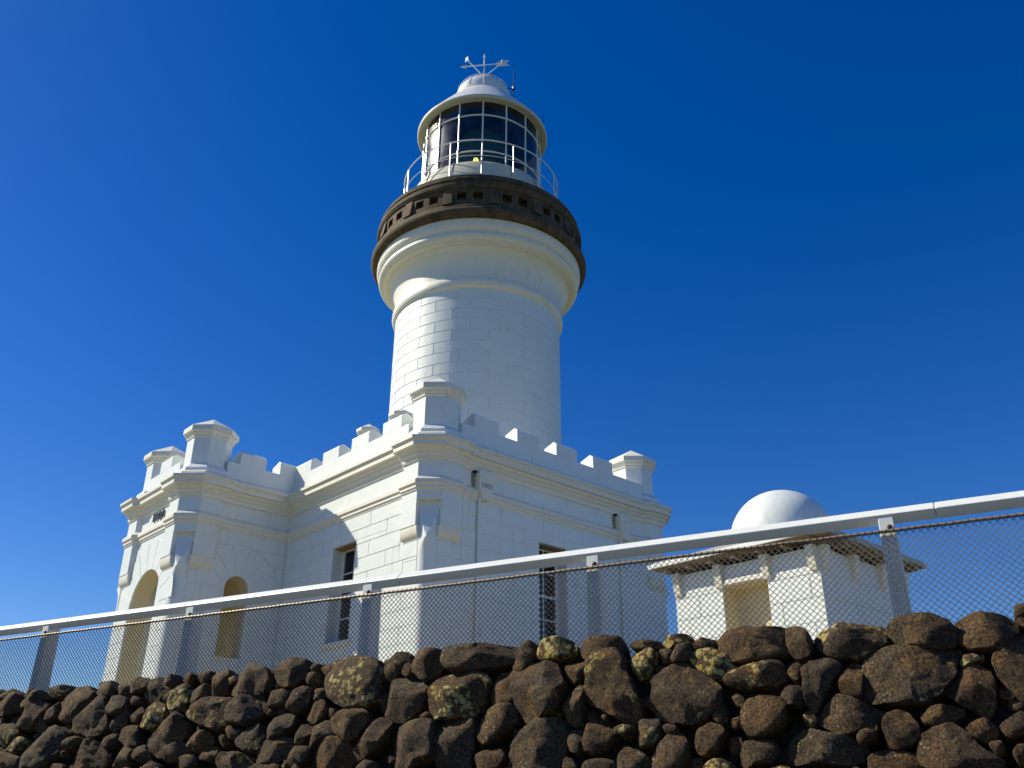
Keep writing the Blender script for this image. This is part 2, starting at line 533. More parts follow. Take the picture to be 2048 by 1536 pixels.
# brown stone gallery
pr = [(2.95, 14.385), (3.06, 14.385), (3.11, 14.41), (3.155, 14.47), (3.175, 14.54), (3.175, 14.60), (3.13, 14.66), (3.10, 14.68), (3.10, 14.74), (3.05, 14.80), (3.0, 14.83), (2.86, 14.835)]
tow('gallery_base', MB().lathe(pr, 120), M['gallery'], smooth=True, angle=40)
pr = [(2.84, 15.335), (2.995, 15.335), (2.995, 15.365), (3.03, 15.38), (3.03, 15.40), (3.055, 15.43), (3.065, 15.48), (3.06, 15.53), (3.035, 15.55), (3.035, 15.585), (2.985, 15.60), (2.985, 15.66), (3.01, 15.675), (3.01, 15.74), (2.98, 15.76), (2.95, 15.80), (2.95, 15.86), (2.90, 15.885), (2.80, 15.93), (2.2, 15.97)]
tow('gallery_cornice', MB().lathe(pr, 120), M['gallery'], smooth=True, angle=25)
fr = MB().lathe([(2.80, 14.82), (2.80, 15.35)], 120)
NG = 15; dg = 2 * math.pi / NG
for i in range(NG):
    a = FRONT + R(4.2) + dg * i
    # (degrees) pilaster 4.6 | 2.6 | hole 5 | 3.6 | hole 5 | 3.2
    cells = [(0, 7.2), (12.2, 15.8), (20.8, 24.0)]
    for c0, c1 in cells: fr.arcbox(2.80, 2.985, 14.82, 15.35, a + R(c0), a + R(c1), 3)
    for c0, c1 in [(7.2, 12.2), (15.8, 20.8)]:
        fr.arcbox(2.80, 2.985, 14.82, 15.0, a + R(c0), a + R(c1), 3)
        fr.arcbox(2.80, 2.985, 15.24, 15.35, a + R(c0), a + R(c1), 3)
tow('gallery_frieze', fr, M['gallery'], fix=False)
pl = MB().arcbox(2.9, 3.005, 14.83, 15.34, 0, R(5.0), 3, 2.9, 3.09)
p0 = tow('pilaster', pl, M['gallery'], bevel=.006)
for i in range(NG):
    q = p0 if i == 0 else link('pilaster', p0.data, LH)
    q.location = (TU, TV, 0); q.rotation_euler = (0, 0, FRONT + R(4.2) + dg * i)

# lantern: sloping white base, glazing, roof
pr = [(2.42, 15.95), (2.42, 16.30), (2.36, 16.34), (2.36, 16.40), (2.30, 16.42), (2.22, 16.70), (2.12, 16.98), (2.08, 17.03), (1.86, 17.05), (1.86, 17.02), (1.70, 17.02)]
LB = tow('lantern_base', MB().lathe(pr, 96), M['eave_paint'], smooth=True, angle=40)
for i in range(16):
    a = FRONT + dg * 0 + 2 * math.pi / 16 * i
    c_, s_ = math.cos(a), math.sin(a)
    sm = MB().tube([(2.315 * c_, 2.315 * s_, 16.42), (2.235 * c_, 2.235 * s_, 16.70), (2.10 * c_, 2.10 * s_, 17.04)], .012, 5)
    tow('seam', sm, M['stain'], LB)
GR = 1.83; ZB = [17.03, 17.60, 18.97, 19.52]
fm = MB()
for z in ZB: fm.ring(GR + .01, z, .026, 96, 6)
LF = tow('lantern_frame', fm, M['metal_white'], smooth=True)
for i in range(16):
    a = FRONT + 2 * math.pi / 16 * i; c_, s_ = math.cos(a), math.sin(a)
    mb = MB().tube([((GR + .015) * c_, (GR + .015) * s_, z) for z in (17.0, 18, 19.54)], .024, 6)
    for z in ZB[1:3]:
        mb.tube([((GR + .03) * c_, (GR + .03) * s_, z - .06), ((GR + .03) * c_, (GR + .03) * s_, z), ((GR + .03) * c_, (GR + .03) * s_, z + .06)], .03, 6)
    tow('glazing_bar', mb, M['metal_white'], LF, smooth=True)
panes = []
for k in range(3):
    mb = MB(); L = []
    for i in range(7):
        a = 2 * math.pi / 16 * i / 6; L.append([(GR * math.cos(a), GR * math.sin(a), ZB[k]), (GR * math.cos(a), GR * math.sin(a), ZB[k + 1])])
    mb.loft(L, False, False, False)
    po = tow('pane', mb, M['lantern_glass'], LF, smooth=True, angle=60, fix=False)
    for i in range(16):
        q = po if i == 0 else link('pane', po.data, LF)
        q.rotation_euler = (0, 0, FRONT + 2 * math.pi / 16 * i)
tow('lantern_ceiling', MB().lathe([(1.80, 19.54), (1.3, 19.9), (.6, 20.2), (.01, 20.25)], 48), M['dark_inside'])
tow('lantern_floor', MB().lathe([(1.82, 17.03), (.01, 17.03)], 48), M['dark_inside'])
# fresnel lens rings; the yellow glint is a glowing bead added in front
ln = MB()
for k in range(15):
    z = 18.0 + k * .105; r = .82 - .22 * abs(k - 7) ** 2 / 49
    ln.lathe([(r, z), (r + .05, z + .02), (r + .03, z + .075), (r - .03, z + .08), (r - .03, z)], 40)
LENS = tow('fresnel_lens', ln, M['lens'], smooth=True, angle=30)
tow('yellow_glint', MB().lathe([(.001, 17.55), (.06, 17.56), (.09, 17.65), (.07, 17.76), (.001, 17.8)], 16), M['glint'], smooth=True)
lb = bpy.data.objects['yellow_glint']
lb.location = (TU + 1.28 * K * math.cos(FRONT + R(-8)), TV + 1.28 * K * math.sin(FRONT + R(-8)), 0)
tow('lens_pedestal', MB().lathe([(.5, 17.03), (.45, 17.6), (.85, 17.75), (.85, 17.95), (.01, 17.95)], 32), M['dark_metal'], smooth=True)

pr = [(1.80, 19.52), (1.86, 19.50), (2.0, 19.475), (2.05, 19.48), (2.075, 19.52), (2.075, 19.575), (2.05, 19.60)]
RF = tow('lantern_roof', MB().lathe([(2.05, 19.60), (1.86, 19.86), (1.60, 20.20), (1.32, 20.56), (1.12, 20.82), (.985, 20.99)], 96), M['metal_white'], smooth=True, angle=40)
tow('eave_gutter', MB().lathe(pr, 96), M['eave_paint'], RF, smooth=True, angle=50)
pr = [(.985, 20.97), (.995, 21.02), (.985, 21.05), (.93, 21.06), (.93, 21.12)] + [(.93 * math.cos(R(t)), 21.13 + .84 * math.sin(R(t))) for t in range(4, 88, 6)] + [(.05, 21.98), (.05, 22.04), (.001, 22.04)]
tow('ventilator_dome', MB().lathe(pr, 72), M['metal_white'], RF, smooth=True, angle=45)
def pol(r, a, z): return (r * math.cos(a), r * math.sin(a), z)
hr = MB()
for a in [FRONT + R(t) for t in (-62, -31, 0, 40)]:
    hr.tube([pol(1.01, a, 21.0), pol(.955, a, 21.12), pol(.91, a, 21.42), pol(.80, a, 21.62)], .011, 5)
hr.tube([pol(.80, FRONT + R(t), 21.63) for t in range(-75, 80, 6)], .011, 5)
tow('dome_hand_holds', hr, M['metal_white'], RF, smooth=True)

# weather vane
VN = tow('weather_vane', MB().tube([(0, 0, 21.95), (0, 0, 22.3), (0, 0, 23.16)], .03, 8, rs=[.05, .032, .02]), M['metal_white'], smooth=True)
tip = MB().lathe([(.001, 23.32), (.02, 23.24), (.045, 23.17), (.02, 23.12), (.012, 23.08)], 12)
tow('finial', tip, M['metal_white'], VN, smooth=True)
toward = FRONT
for i in range(4):
    a = toward + R(47) + i * math.pi / 2
    mb = MB().tube([pol(.02, a, 22.27), pol(.45, a, 22.33), pol(.78, a, 22.38)], .018, 6)
    c = Vector(pol(.84, a, 22.38)); t = Vector((math.cos(a), math.sin(a), 0)); w = Vector((-t.y, t.x, 0)); up = Vector((0, 0, 1))
    if i % 2 == 0:
        pts = [c + up * .1 * math.cos(x) + w * .085 * math.sin(x) for x in [k * math.pi / 6 for k in range(12)]]
    else:
        pts = [c + up * z + w * x for x, z in ((-.07, -.06), (-.03, -.06), (0, .02), (.03, -.06), (.07, -.06), (.05, .12), (.02, .12), (0, .05), (-.02, .12), (-.05, .12))]
    mb.loft([[p - t * .012 for p in pts], [p + t * .012 for p in pts]])
    tow('cardinal_arm', mb, M['metal_white'], VN)
camr = Vector((math.cos(toward), math.sin(toward), 0)); rt = Vector((-camr.y, camr.x, 0))   # rt = to the right when facing the tower
ad = (rt * .95 + camr * .16).normalized(); zc = Vector((0, 0, 22.80)); up = Vector((0, 0, 1))
ar = MB().tube([zc - ad * .66, zc, zc + ad * .62], .018, 6)
for pts in ([zc - ad * .82, zc - ad * .62 + up * .07, zc - ad * .66, zc - ad * .62 - up * .07], [zc + ad * .36, zc + ad * .48 + up * .10, zc + ad * .84 + up * .12, zc + ad * .74, zc + ad * .84 - up * .12, zc + ad * .48 - up * .10]):
    nn = ad.cross(up).normalized() * .012
    ar.loft([[p - nn for p in pts], [p + nn for p in pts]])
tow('arrow', ar, M['metal_white'], VN)
b0 = rt * .98 + camr * .1
an = MB().tube([b0 + up * 20.6, b0 + up * 21.6, b0 + up * 22.55], .012, 5, rs=[.016, .014, .009])
an.tube([b0 + up * 21.72, b0 * .9 + up * 21.72, b0 * .76 + up * 21.72], .018, 5)
an.box(b0.x - .04, b0.x + .04, b0.y - .04, b0.y + .04, 21.68, 21.78)
tow('lightning_rod', an, M['dark_metal'])
b1 = (rt * 1.92 + camr * .45)
tow('whip_aerial', MB().tube([b1 + up * 19.55, b1 + up * 20.4], .008, 5), M['dark_metal'])

# gallery railing
GRL = tow('gallery_handrail', MB().ring(2.37, 17.56, .022, 96, 6).ring(2.37, 17.0, .012, 96, 5), M['metal_white'], smooth=True)
for i in range(16):
    a = FRONT + 2 * math.pi / 16 * i; c_, s_ = math.cos(a), math.sin(a)
    tow('stanchion', MB().tube([(2.37 * c_, 2.37 * s_, z) for z in (16.36, 17.0, 17.56)], .019, 6), M['metal_white'], GRL, smooth=True)

# ------------------------------------------------------------------ base building
W, DP = 7.88, 9.53              # main block width (u), depth (v)
PU, PV = -2.70, 5.84            # porch front plane and near side plane
w_ = .05; e_ = .11; pf = -.06; k0, k1 = .315, .845
Z_STR, Z_COR, Z_ROOF = 6.17, 6.85, 7.55
def octpts(cu, cv, su, sv, flip=False):
    p = [(w_, k1 + e_), (pf, k1), (pf, k0), (k0, pf), (k1, pf), (k1 + e_, w_)]
    q = [(cu + su * a, cv + sv * b) for a, b in p]
    return q[::-1] if flip else q
# travel so that the outside lies on the right-hand side
PATH = octpts(0, 0, 1, 1) + octpts(W, 0, -1, 1, True) + [(W - w_, DP - w_)] + octpts(PU, DP, 1, -1, True) + octpts(PU, PV, 1, 1) + [(w_, PV + w_)]
def area(P): return sum(P[i][0] * P[(i + 1) % len(P)][1] - P[(i + 1) % len(P)][0] * P[i][1] for i in range(len(P))) / 2
if area(PATH) < 0: PATH.reverse()
cor = [(-.05, 6.83), (.03, 6.83), (.045, 6.86), (.05, 6.92), (.075, 6.945), (.10, 6.975), (.10, 7.01), (.135, 7.03), (.16, 7.07), (.165, 7.095), (.235, 7.105), (.235, 7.20), (.25, 7.215), (.25, 7.235), (.285, 7.25), (.285, 7.315), (.10, 7.37), (.07, 7.44), (.0, 7.49), (-.05, 7.49)]
obj('cornice', MB().sweep(PATH, cor), M['trim'], LH, smooth=True, angle=20)
st = [(-.05, 6.17), (.022, 6.17), (.028, 6.215), (.05, 6.22), (.05, 6.275), (.06, 6.29), (.085, 6.31), (.085, 6.395), (.0, 6.48), (-.05, 6.48)]
obj('string_course', MB().sweep(PATH, st), M['trim'], LH, smooth=True, angle=20)
obj('flat_roof', MB().box(.3, W - .3, .3, DP - .3, 7.42, 7.50).box(PU + .3, .3, PV + .3, DP - .3, 7.42, 7.497), M['roof_grey'], LH)

# planes: fn(a, z, out) -> point, a runs along the wall
def pl_left(a, z, d): return (w_ - d, a, z)
def pl_right(a, z, d): return (a, w_ - d, z)
def pl_pside(a, z, d): return (a, PV + w_ - d, z)
def pl_pfront(a, z, d): return (PU + w_ - d, a, z)
def pl_far(a, z, d): return (W - w_ + d, a, z)
def pl_back(a, z, d): return (a, DP - w_ + d, z)

def cells(a0, a1, z0, z1, holes):
    xs = sorted({a0, a1, *[h[0] for h in holes], *[h[1] for h in holes]}); zs = sorted({z0, z1, *[h[2] for h in holes], *[h[3] for h in holes]})
    for i in range(len(xs) - 1):
        for j in range(len(zs) - 1):
            cx, cz = (xs[i] + xs[i + 1]) / 2, (zs[j] + zs[j + 1]) / 2
            if not any(h[0] < cx < h[1] and h[2] < cz < h[3] for h in holes):
                yield xs[i], xs[i + 1], zs[j], zs[j + 1]

def arch_pts(c, spring, r, n=16): return [(c + r * math.cos(math.pi * i / n), spring + r * math.sin(math.pi * i / n)) for i in range(n + 1)]

def wall(name, fn, a0, a1, z0, z1, holes=(), arches=(), th=.42, m=None):
    mb = MB()
    full = list(holes) + [(c - r, c + r, zb, sp + r) for c, r, sp, zb in arches]
    for x0, x1, y0, y1 in cells(a0, a1, z0, z1, full):
        mb.poly([(x0, y0), (x1, y0), (x1, y1), (x0, y1)], -th, fn)
    for c, r, sp, zb in arches:
        P = arch_pts(c, sp, r)
        half = len(P) // 2
        mb.poly([(c + r, sp + r)] + P[:half + 1], -th, fn)
        mb.poly([(c - r, sp + r)] + P[half:], -th, fn)
    o = obj(name, mb, m or M['white'], LH, fix=False)
    b = bmesh.new(); b.from_mesh(o.data)
    bmesh.ops.recalc_face_normals(b, faces=b.faces); b.to_mesh(o.data); b.free()
    return o

def plate(poly, fn, t=.013, c=.006):
    "block face standing proud of the wall, with a small arris"
    n = len(poly)
    cx = sum(p[0] for p in poly) / n; cz = sum(p[1] for p in poly) / n
    inn = []
    for i in range(n):
        a, b, d = Vector(poly[i - 1]), Vector(poly[i]), Vector(poly[(i + 1) % n])
        n1 = Vector((-(b - a).y, (b - a).x)).normalized(); n2 = Vector((-(d - b).y, (d - b).x)).normalized()
        mm = n1 + n2
        mm = mm / max(.3, mm.dot(n1))
        inn.append(b + mm * c)
    mb = MB()
    vs = [fn(p[0], p[1], -.002) for p in poly] + [fn(p.x, p.y, t) for p in inn]
    mb.add(vs, [tuple(range(n, 2 * n))] + [(i, (i + 1) % n, (i + 1) % n + n, i + n) for i in range(n)])
    return mb

def ccw(P):
    return P if sum(P[i][0] * P[(i + 1) % len(P)][1] - P[(i + 1) % len(P)][0] * P[i][1] for i in range(len(P))) > 0 else P[::-1]

def push_out(rect, c, zc, r):
    x0, x1, z0, z1 = rect; pts = []
    cor_ = [(x0, z0), (x1, z0), (x1, z1), (x0, z1)]
    for i in range(4):
        a, b = cor_[i], cor_[(i + 1) % 4]
        for k in range(12):
            t = k / 12; pts.append((a[0] + (b[0] - a[0]) * t, a[1] + (b[1] - a[1]) * t))
    out = []; ins = 0
    for p in pts:
        d = math.hypot(p[0] - c, p[1] - zc)
        if d < r and p[1] > zc - .01:
            ins += 1
            q = (c + (p[0] - c) * r / max(d, 1e-4), zc + (p[1] - zc) * r / max(d, 1e-4))
            if x0 - 1e-6 <= q[0] <= x1 + 1e-6 and z0 - 1e-6 <= q[1] <= z1 + 1e-6: out.append(q)
        else: out.append(p)
    if ins == 0: return cor_
    if len(out) < 6: return None
    # drop collinear points
    res = []
    for i in range(len(out)):
        a, b, d = out[i - 1], out[i], out[(i + 1) % len(out)]
        if abs((b[0] - a[0]) * (d[1] - b[1]) - (b[1] - a[1]) * (d[0] - b[0])) > 1e-7: res.append(b)
    return res if len(res) > 2 else None

def blocks(parent, fn, a0, a1, z0, z1, ch, bl, holes=(), rings=(), phase=0, flip=False):
    gap = .006; nrow = int(math.ceil((z1 - z0) / ch))
    for k in range(nrow):
        zt = z1 - k * ch; zb = max(z0, zt - ch)
        if zt - zb < .05: continue
        x = a0 - bl * ((phase + .5 * k) % 1)
        while x < a1:
            xa, xb = max(x, a0), min(x + bl, a1)
            x += bl
            if xb - xa < .05: continue
            for p in cells(xa, xb, zb, zt, [(max(h[0], xa), min(h[1], xb), max(h[2], zb), min(h[3], zt)) for h in holes if h[0] < xb and h[1] > xa and h[2] < zt and h[3] > zb]):
                rect = (p[0] + (gap if p[0] == xa else 0), p[1] - (gap if p[1] == xb else 0), p[2] + (gap if p[2] == zb else 0), p[3] - (gap if p[3] == zt else 0))
                if rect[1] - rect[0] < .03 or rect[3] - rect[2] < .03: continue
                P = [(rect[0], rect[2]), (rect[1], rect[2]), (rect[1], rect[3]), (rect[0], rect[3])]
                for c, zc, r in rings:
                    P = push_out(rect, c, zc, r)
                if not P: continue
                obj('block', plate(ccw(P), fn), M['white'], parent)

def voussoirs(parent, fn, c, sp, r0, r1, zmax, n=7, start=0):
    for i in range(n):
        t0, t1 = math.pi * i / n + .008, math.pi * (i + 1) / n - .008
        P = [(c + r0 * math.cos(t0 + (t1 - t0) * k / 4), sp + r0 * math.sin(t0 + (t1 - t0) * k / 4)) for k in range(5)]
        P += [(c + r1 * math.cos(t1 - (t1 - t0) * k / 4), sp + r1 * math.sin(t1 - (t1 - t0) * k / 4)) for k in range(5)]
        P = [(a, min(z, zmax)) for a, z in P]
        obj('voussoir', plate(ccw(P)[::1], fn, .013, .004), M['white'], parent)

# left (sunny) wall with a sash window
WIN_L = (2.66, 3.62, 3.40, 5.58)
wl = wall('left_wall', pl_left, 1.0, PV + .3, BASE, 7.3, [WIN_L])
blocks(wl, pl_left, .312, PV + .02, 2.43, Z_STR - .01, .343, 1.32, [WIN_L, (.32, .96, 5.12, 6.2), (0, .34, 4.72, 5.2)], phase=.62)
WIN_R = (3.22, 4.10, 3.40, 5.62)
wr = wall('right_wall', pl_right, 1.0, W - 1.0, BASE, 7.3, [WIN_R])
blocks(wr, pl_right, .312, W - .312, 2.43, Z_STR - .01, .343, 1.32, [WIN_R, (.32, .96, 5.12, 6.2), (W - .96, W - .32, 5.12, 6.2)], phase=.7)
wall('far_wall', pl_far, 1.0, DP - .1, BASE, 7.3)
wall('rear_wall', pl_back, PU + 1.0, W - .1, BASE, 7.3)
NICHE = (-1.14, .30, 4.83, 3.24)
wp = wall('porch_side_wall', pl_pside, PU + 1.0, w_ + .1, BASE, 7.3, (), [NICHE])
blocks(wp, pl_pside, PU + .32, w_, 2.43, Z_STR - .01, .343, 1.32, [(-1.44, -.84, 3.24, 4.83), (PU + .32, PU + .96, 5.12, 6.2)], [(-1.14, 4.83, 1.05)], phase=.35)
voussoirs(wp, pl_pside, -1.14, 4.83, .30, 1.045, 6.15, 7)
ARCH = (7.52, .90, 4.42, BASE)
wf = wall('porch_front_wall', pl_pfront, PV + 1.0, DP - 1.0, BASE, 7.3, (), [ARCH])
voussoirs(wf, pl_pfront, 7.52, 4.42, .90, 1.62, 6.15, 9)
blocks(wf, pl_pfront, PV + .32, ARCH[0] - ARCH[1], 2.38, 4.42, .343, .6, (), (), phase=.0)
blocks(wf, pl_pfront, ARCH[0] + ARCH[1], DP - .32, 2.38, 4.42, .343, .6, (), (), phase=.0)
# porch lining: warm cream render inside
ins = MB().box(PU + .48, w_ - .05, PV + .48, PV + .52, BASE, 6.4)
lin = MB()
i0, i1, j0, j1 = PU + .475, -.12, PV + .475, DP - .475
lin.box(i1, i1 + .12, j0, j1, BASE, 6.0)             # rear lining
lin.box(i0, i1, j1, j1 + .03, BASE, 6.0)             # far side lining
lin.box(i0, i1, j0, j1, 6.0, 6.06)                   # ceiling
obj('porch_lining', lin, M['cream'], LH)
lin = MB()
for x0, x1, y0, y1 in cells(i0, i1, BASE, 6.0, [(-1.44, -.84, 3.24, 5.14)]): lin.box(x0, x1, j0 - .03, j0, y0, y1)
obj('porch_inner_face', lin, M['cream'], LH)
fl = obj('porch_floor', MB().box(PU - .2, i1, PV + .2, DP - .2, BASE - .1, BASE + .16), M['paving'], LH, bevel=.01)
# reveals of both arches in cream
rv = MB()
def reveal(c, r, sp, zb, fn, th):
    P = [(c + r - .004, zb)] + [(c + (r - .004) * math.cos(math.pi * i / 20), sp + (r - .004) * math.sin(math.pi * i / 20)) for i in range(21)] + [(c - r + .004, zb)]
    rings = [[fn(a, z, -.03) for a, z in P], [fn(a, z, -th) for a, z in P]]
    return MB().loft(rings, False, False, False)
obj('arch_reveal', reveal(*ARCH, pl_pfront, .43), M['cream'], LH, smooth=True, angle=40)
obj('niche_reveal', reveal(*NICHE, pl_pside, .43), M['cream'], LH, smooth=True, angle=40)
obj('niche_sill', MB().poly([(-1.47, 3.18), (-.81, 3.18), (-.81, 3.25), (-1.47, 3.25)], .04, lambda a, z, d: pl_pside(a, z, d - .0)), M['trim'], LH, bevel=.006)

# corner piers with chamfer stops, ovolo corbels and rounded feet
def corner(cu, cv, su, sv):
    def T(a, b, z): return (cu + su * a, cv + sv * b, z)
    mb = MB(); rings = []
    def sect(z, rad, ch, o):
        c = w_ - o; pts = [(w_, 1.0), (w_, .325), (c, .318)] if o else [(w_, 1.0), (w_, .8), (c, .6)]
        n = 8
        if ch > 0:
            A = Vector((c, c + ch)); B = Vector((c + ch, c)); mid = [A + (B - A) * i / n for i in range(n + 1)]
        elif rad > 0:
            mid = [Vector((c + rad - rad * math.cos(math.pi / 2 * i / n), c + rad - rad * math.sin(math.pi / 2 * i / n))) for i in range(n + 1)]
        else: mid = [Vector((c, c + .02 - .02 * min(1, i / 4))) if i <= 4 else Vector((c + .02 * (i - 4) / 4, c)) for i in range(n + 1)]
        pts += [tuple(q) for q in mid] + ([(.318, c), (.325, w_), (1.0, w_)] if o else [(.6, c), (.8, w_), (1.0, w_)])
        pts += [(1.0, 1.0)]
        return [T(a, b, z) for a, b in pts]
    rings += [sect(BASE, .26, 0, .0128), sect(4.74, .26, 0, .0128)]
    for t in (.25, .5, .75, .95): rings.append(sect(4.74 + .39 * t, .26 * math.sqrt(max(.003, 1 - t * t)), 0, .0128))
    rings.append(sect(5.14, 0, 0, .0128))
    for t in (.1, .25, .45, .7, 1): rings.append(sect(5.14 + .82 * t, 0, .35 * t ** .8, .0128 * (1 - t)))
    rings += [sect(6.2, 0, .35, 0), sect(7.3, 0, .35, 0)]
    mb.loft(rings)
    obj('corner_shaft', mb, M['white'], LH, smooth=True, angle=28)
    # octagonal upper pier
    P = [(w_ + .02, k1 + e_), (pf, k1), (pf, k0), (k0, pf), (k1, pf), (k1 + e_, w_ + .02), (k1, .7), (.7, k1)]
    obj('corner_pier', MB().loft([[T(a, b, z) for a, b in P] for z in (5.97, 7.30)]), M['white'], LH, bevel=.006)
    for sw in (0, 1):
        def q(a, b, z): return T(b, a, z) if sw else T(a, b, z)
        fl_ = MB()
        sec = [(w_ + .02, k1 + e_), (pf, k1), (pf, k0), (w_ + .02, k0 + .04)]
        fl_.loft([[q(a, b, z) for a, b in sec] for z in (5.42, 5.971)])
        obj('pier_flank', fl_, M['white'], LH, bevel=.006)
        # ovolo corbel under the flank
        prof = [(pf - .0, 5.42), (pf + .012, 5.418), (pf + .012, 5.36), (pf + .022, 5.27), (pf + .05, 5.19), (pf + .09, 5.155), (pf + .09, 5.125), (w_ + .02, 5.12), (w_ + .02, 5.42)]
        cb = MB().loft([[q(a, b, z) for a, z in prof] for b in (k0 - .02, k1 + .02)])
        obj('corbel', cb, M['trim'], LH, smooth=True, angle=35)

def turret(cu, cv):
    t = obj('turret', MB().octo(cu, cv, [(.63, 7.30), (.63, 7.58), (.52, 7.70), (.505, 7.72), (.505, 8.44)]), M['white'], LH, bevel=.008)
    obj('cap', MB().octo(cu, cv, [(.50, 8.40), (.535, 8.43), (.535, 8.47), (.56, 8.49), (.58, 8.53), (.58, 8.55), (.625, 8.57), (.625, 8.70), (.61, 8.715), (.02, 9.08)]), M['trim'], t, bevel=.006)
for cu, cv, su, sv in ((0, 0, 1, 1), (W, 0, -1, 1), (PU, PV, 1, 1), (PU, DP, 1, -1)):
    corner(cu, cv, su, sv)
    turret(cu + su * .60, cv + sv * .60)

# parapet and merlons
def para(name, x0, x1, y0, y1): return obj(name, MB().box(x0, x1, y0, y1, 7.28, 7.90), M['white'], LH, bevel=.012)
PT = .44
pw = {}
pw['l'] = para('parapet', w_ + .0, w_ + PT, .9, PV + .3)
pw['r'] = para('parapet', .9, W - .9, w_, w_ + PT)
pw['ps'] = para('parapet', PU + .9, w_ + .1, PV + w_, PV + w_ + PT)
pw['pf'] = para('parapet', PU + w_, PU + w_ + PT, PV + .9, DP - .9)
pw['far'] = para('parapet', W - w_ - PT, W - w_, .9, DP - .5)
pw['back'] = para('parapet', PU + .9, W - .1, DP - w_ - PT, DP - w_)
def merlon(par, fn, a0, a1):
    sec = [(0, 7.895), (0, 8.20), (-.11, 8.275), (-PT, 8.17), (-PT, 7.895)]
    obj('merlon', MB().loft([[fn(a, z, d) for d, z in sec] for a in (a0, a1)]), M['white'], par, bevel=.012)
for v0 in (1.19, 2.495, 3.80, 5.10): merlon(pw['l'], pl_left, v0, v0 + .75 if v0 < 5 else PV + .1)
for i in range(4): merlon(pw['r'], pl_right, 1.255 + 1.2925 * i, 1.255 + 1.2925 * i + .72)
merlon(pw['ps'], pl_pside, -1.49, -.78); merlon(pw['ps'], pl_pside, -.38, w_ + .05)
merlon(pw['pf'], pl_pfront, 7.30, 8.02)
for i in range(5): merlon(pw['far'], pl_far, 1.3 + 1.4 * i, 2.05 + 1.4 * i)
for i in range(6): merlon(pw['back'], pl_back, -1.4 + 1.4 * i, -.65 + 1.4 * i)
# two small octagonal vents just behind the sunny parapet
for v0, u0 in ((3.66, .76), (2.30, .78)):
    t = obj('roof_vent', MB().octo(u0, v0, [(.2, 7.5), (.2, 8.62)]), M['white'], LH, bevel=.006)
    obj('cap', MB().octo(u0, v0, [(.2, 8.58), (.235, 8.61), (.235, 8.645), (.285, 8.67), (.285, 8.75), (.02, 8.93)]), M['trim'], t, bevel=.005)

# windows
def window(fn, h, depth):
    a0, a1, z0, z1 = h; f = .06
    wn = MB()
    for x0, x1, y0, y1 in cells(a0, a1, z0, z1, [(a0 + f, a1 - f, z0 + f, z1 - f)]):
        wn.poly([(x0, y0), (x1, y0), (x1, y1), (x0, y1)], .06, lambda a, z, d: fn(a, z, d - depth - .03))
    t = obj('window', wn, M['metal_white'], LH)
    rows, cols = 4, 2
    for i in range(cols):
        for j in range(rows):
            xa = a0 + f + (a1 - a0 - 2 * f) * i / cols; xb = a0 + f + (a1 - a0 - 2 * f) * (i + 1) / cols
            ya = z0 + f + (z1 - z0 - 2 * f) * j / rows; yb = z0 + f + (z1 - z0 - 2 * f) * (j + 1) / rows
            obj('pane', MB().add([fn(xa, ya, -depth), fn(xb, ya, -depth), fn(xb, yb, -depth), fn(xa, yb, -depth)], [(0, 1, 2, 3)]), M['window_glass'], t, fix=False)
    br = MB()
    for i in range(1, cols):
        x = a0 + f + (a1 - a0 - 2 * f) * i / cols; br.poly([(x - .014, z0 + f), (x + .014, z0 + f), (x + .014, z1 - f), (x - .014, z1 - f)], .035, lambda a, z, d: fn(a, z, d - depth - .015))
    for j in range(1, rows):
        z = z0 + f + (z1 - z0 - 2 * f) * j / rows; hh = .03 if j == 2 else .014
        br.poly([(a0 + f, z - hh), (a1 - f, z - hh), (a1 - f, z + hh), (a0 + f, z + hh)], .038, lambda a, z_, d: fn(a, z_, d - depth - .017))
    obj('glazing_bar', br, M['metal_white'], t, fix=False)
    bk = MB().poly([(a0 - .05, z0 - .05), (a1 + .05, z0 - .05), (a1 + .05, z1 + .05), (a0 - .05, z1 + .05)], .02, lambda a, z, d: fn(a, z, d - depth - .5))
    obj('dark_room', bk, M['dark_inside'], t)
    obj('sill', MB().poly([(a0 - .08, z0 - .12), (a1 + .08, z0 - .12), (a1 + .08, z0), (a0 - .08, z0)], .30, lambda a, z, d: fn(a, z, d - .22)), M['trim'], t, bevel=.01)
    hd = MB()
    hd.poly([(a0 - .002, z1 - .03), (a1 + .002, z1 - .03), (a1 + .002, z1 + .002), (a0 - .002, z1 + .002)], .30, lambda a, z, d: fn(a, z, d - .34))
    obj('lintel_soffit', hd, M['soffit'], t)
window(pl_left, WIN_L, .30)
window(pl_right, WIN_R, .34)

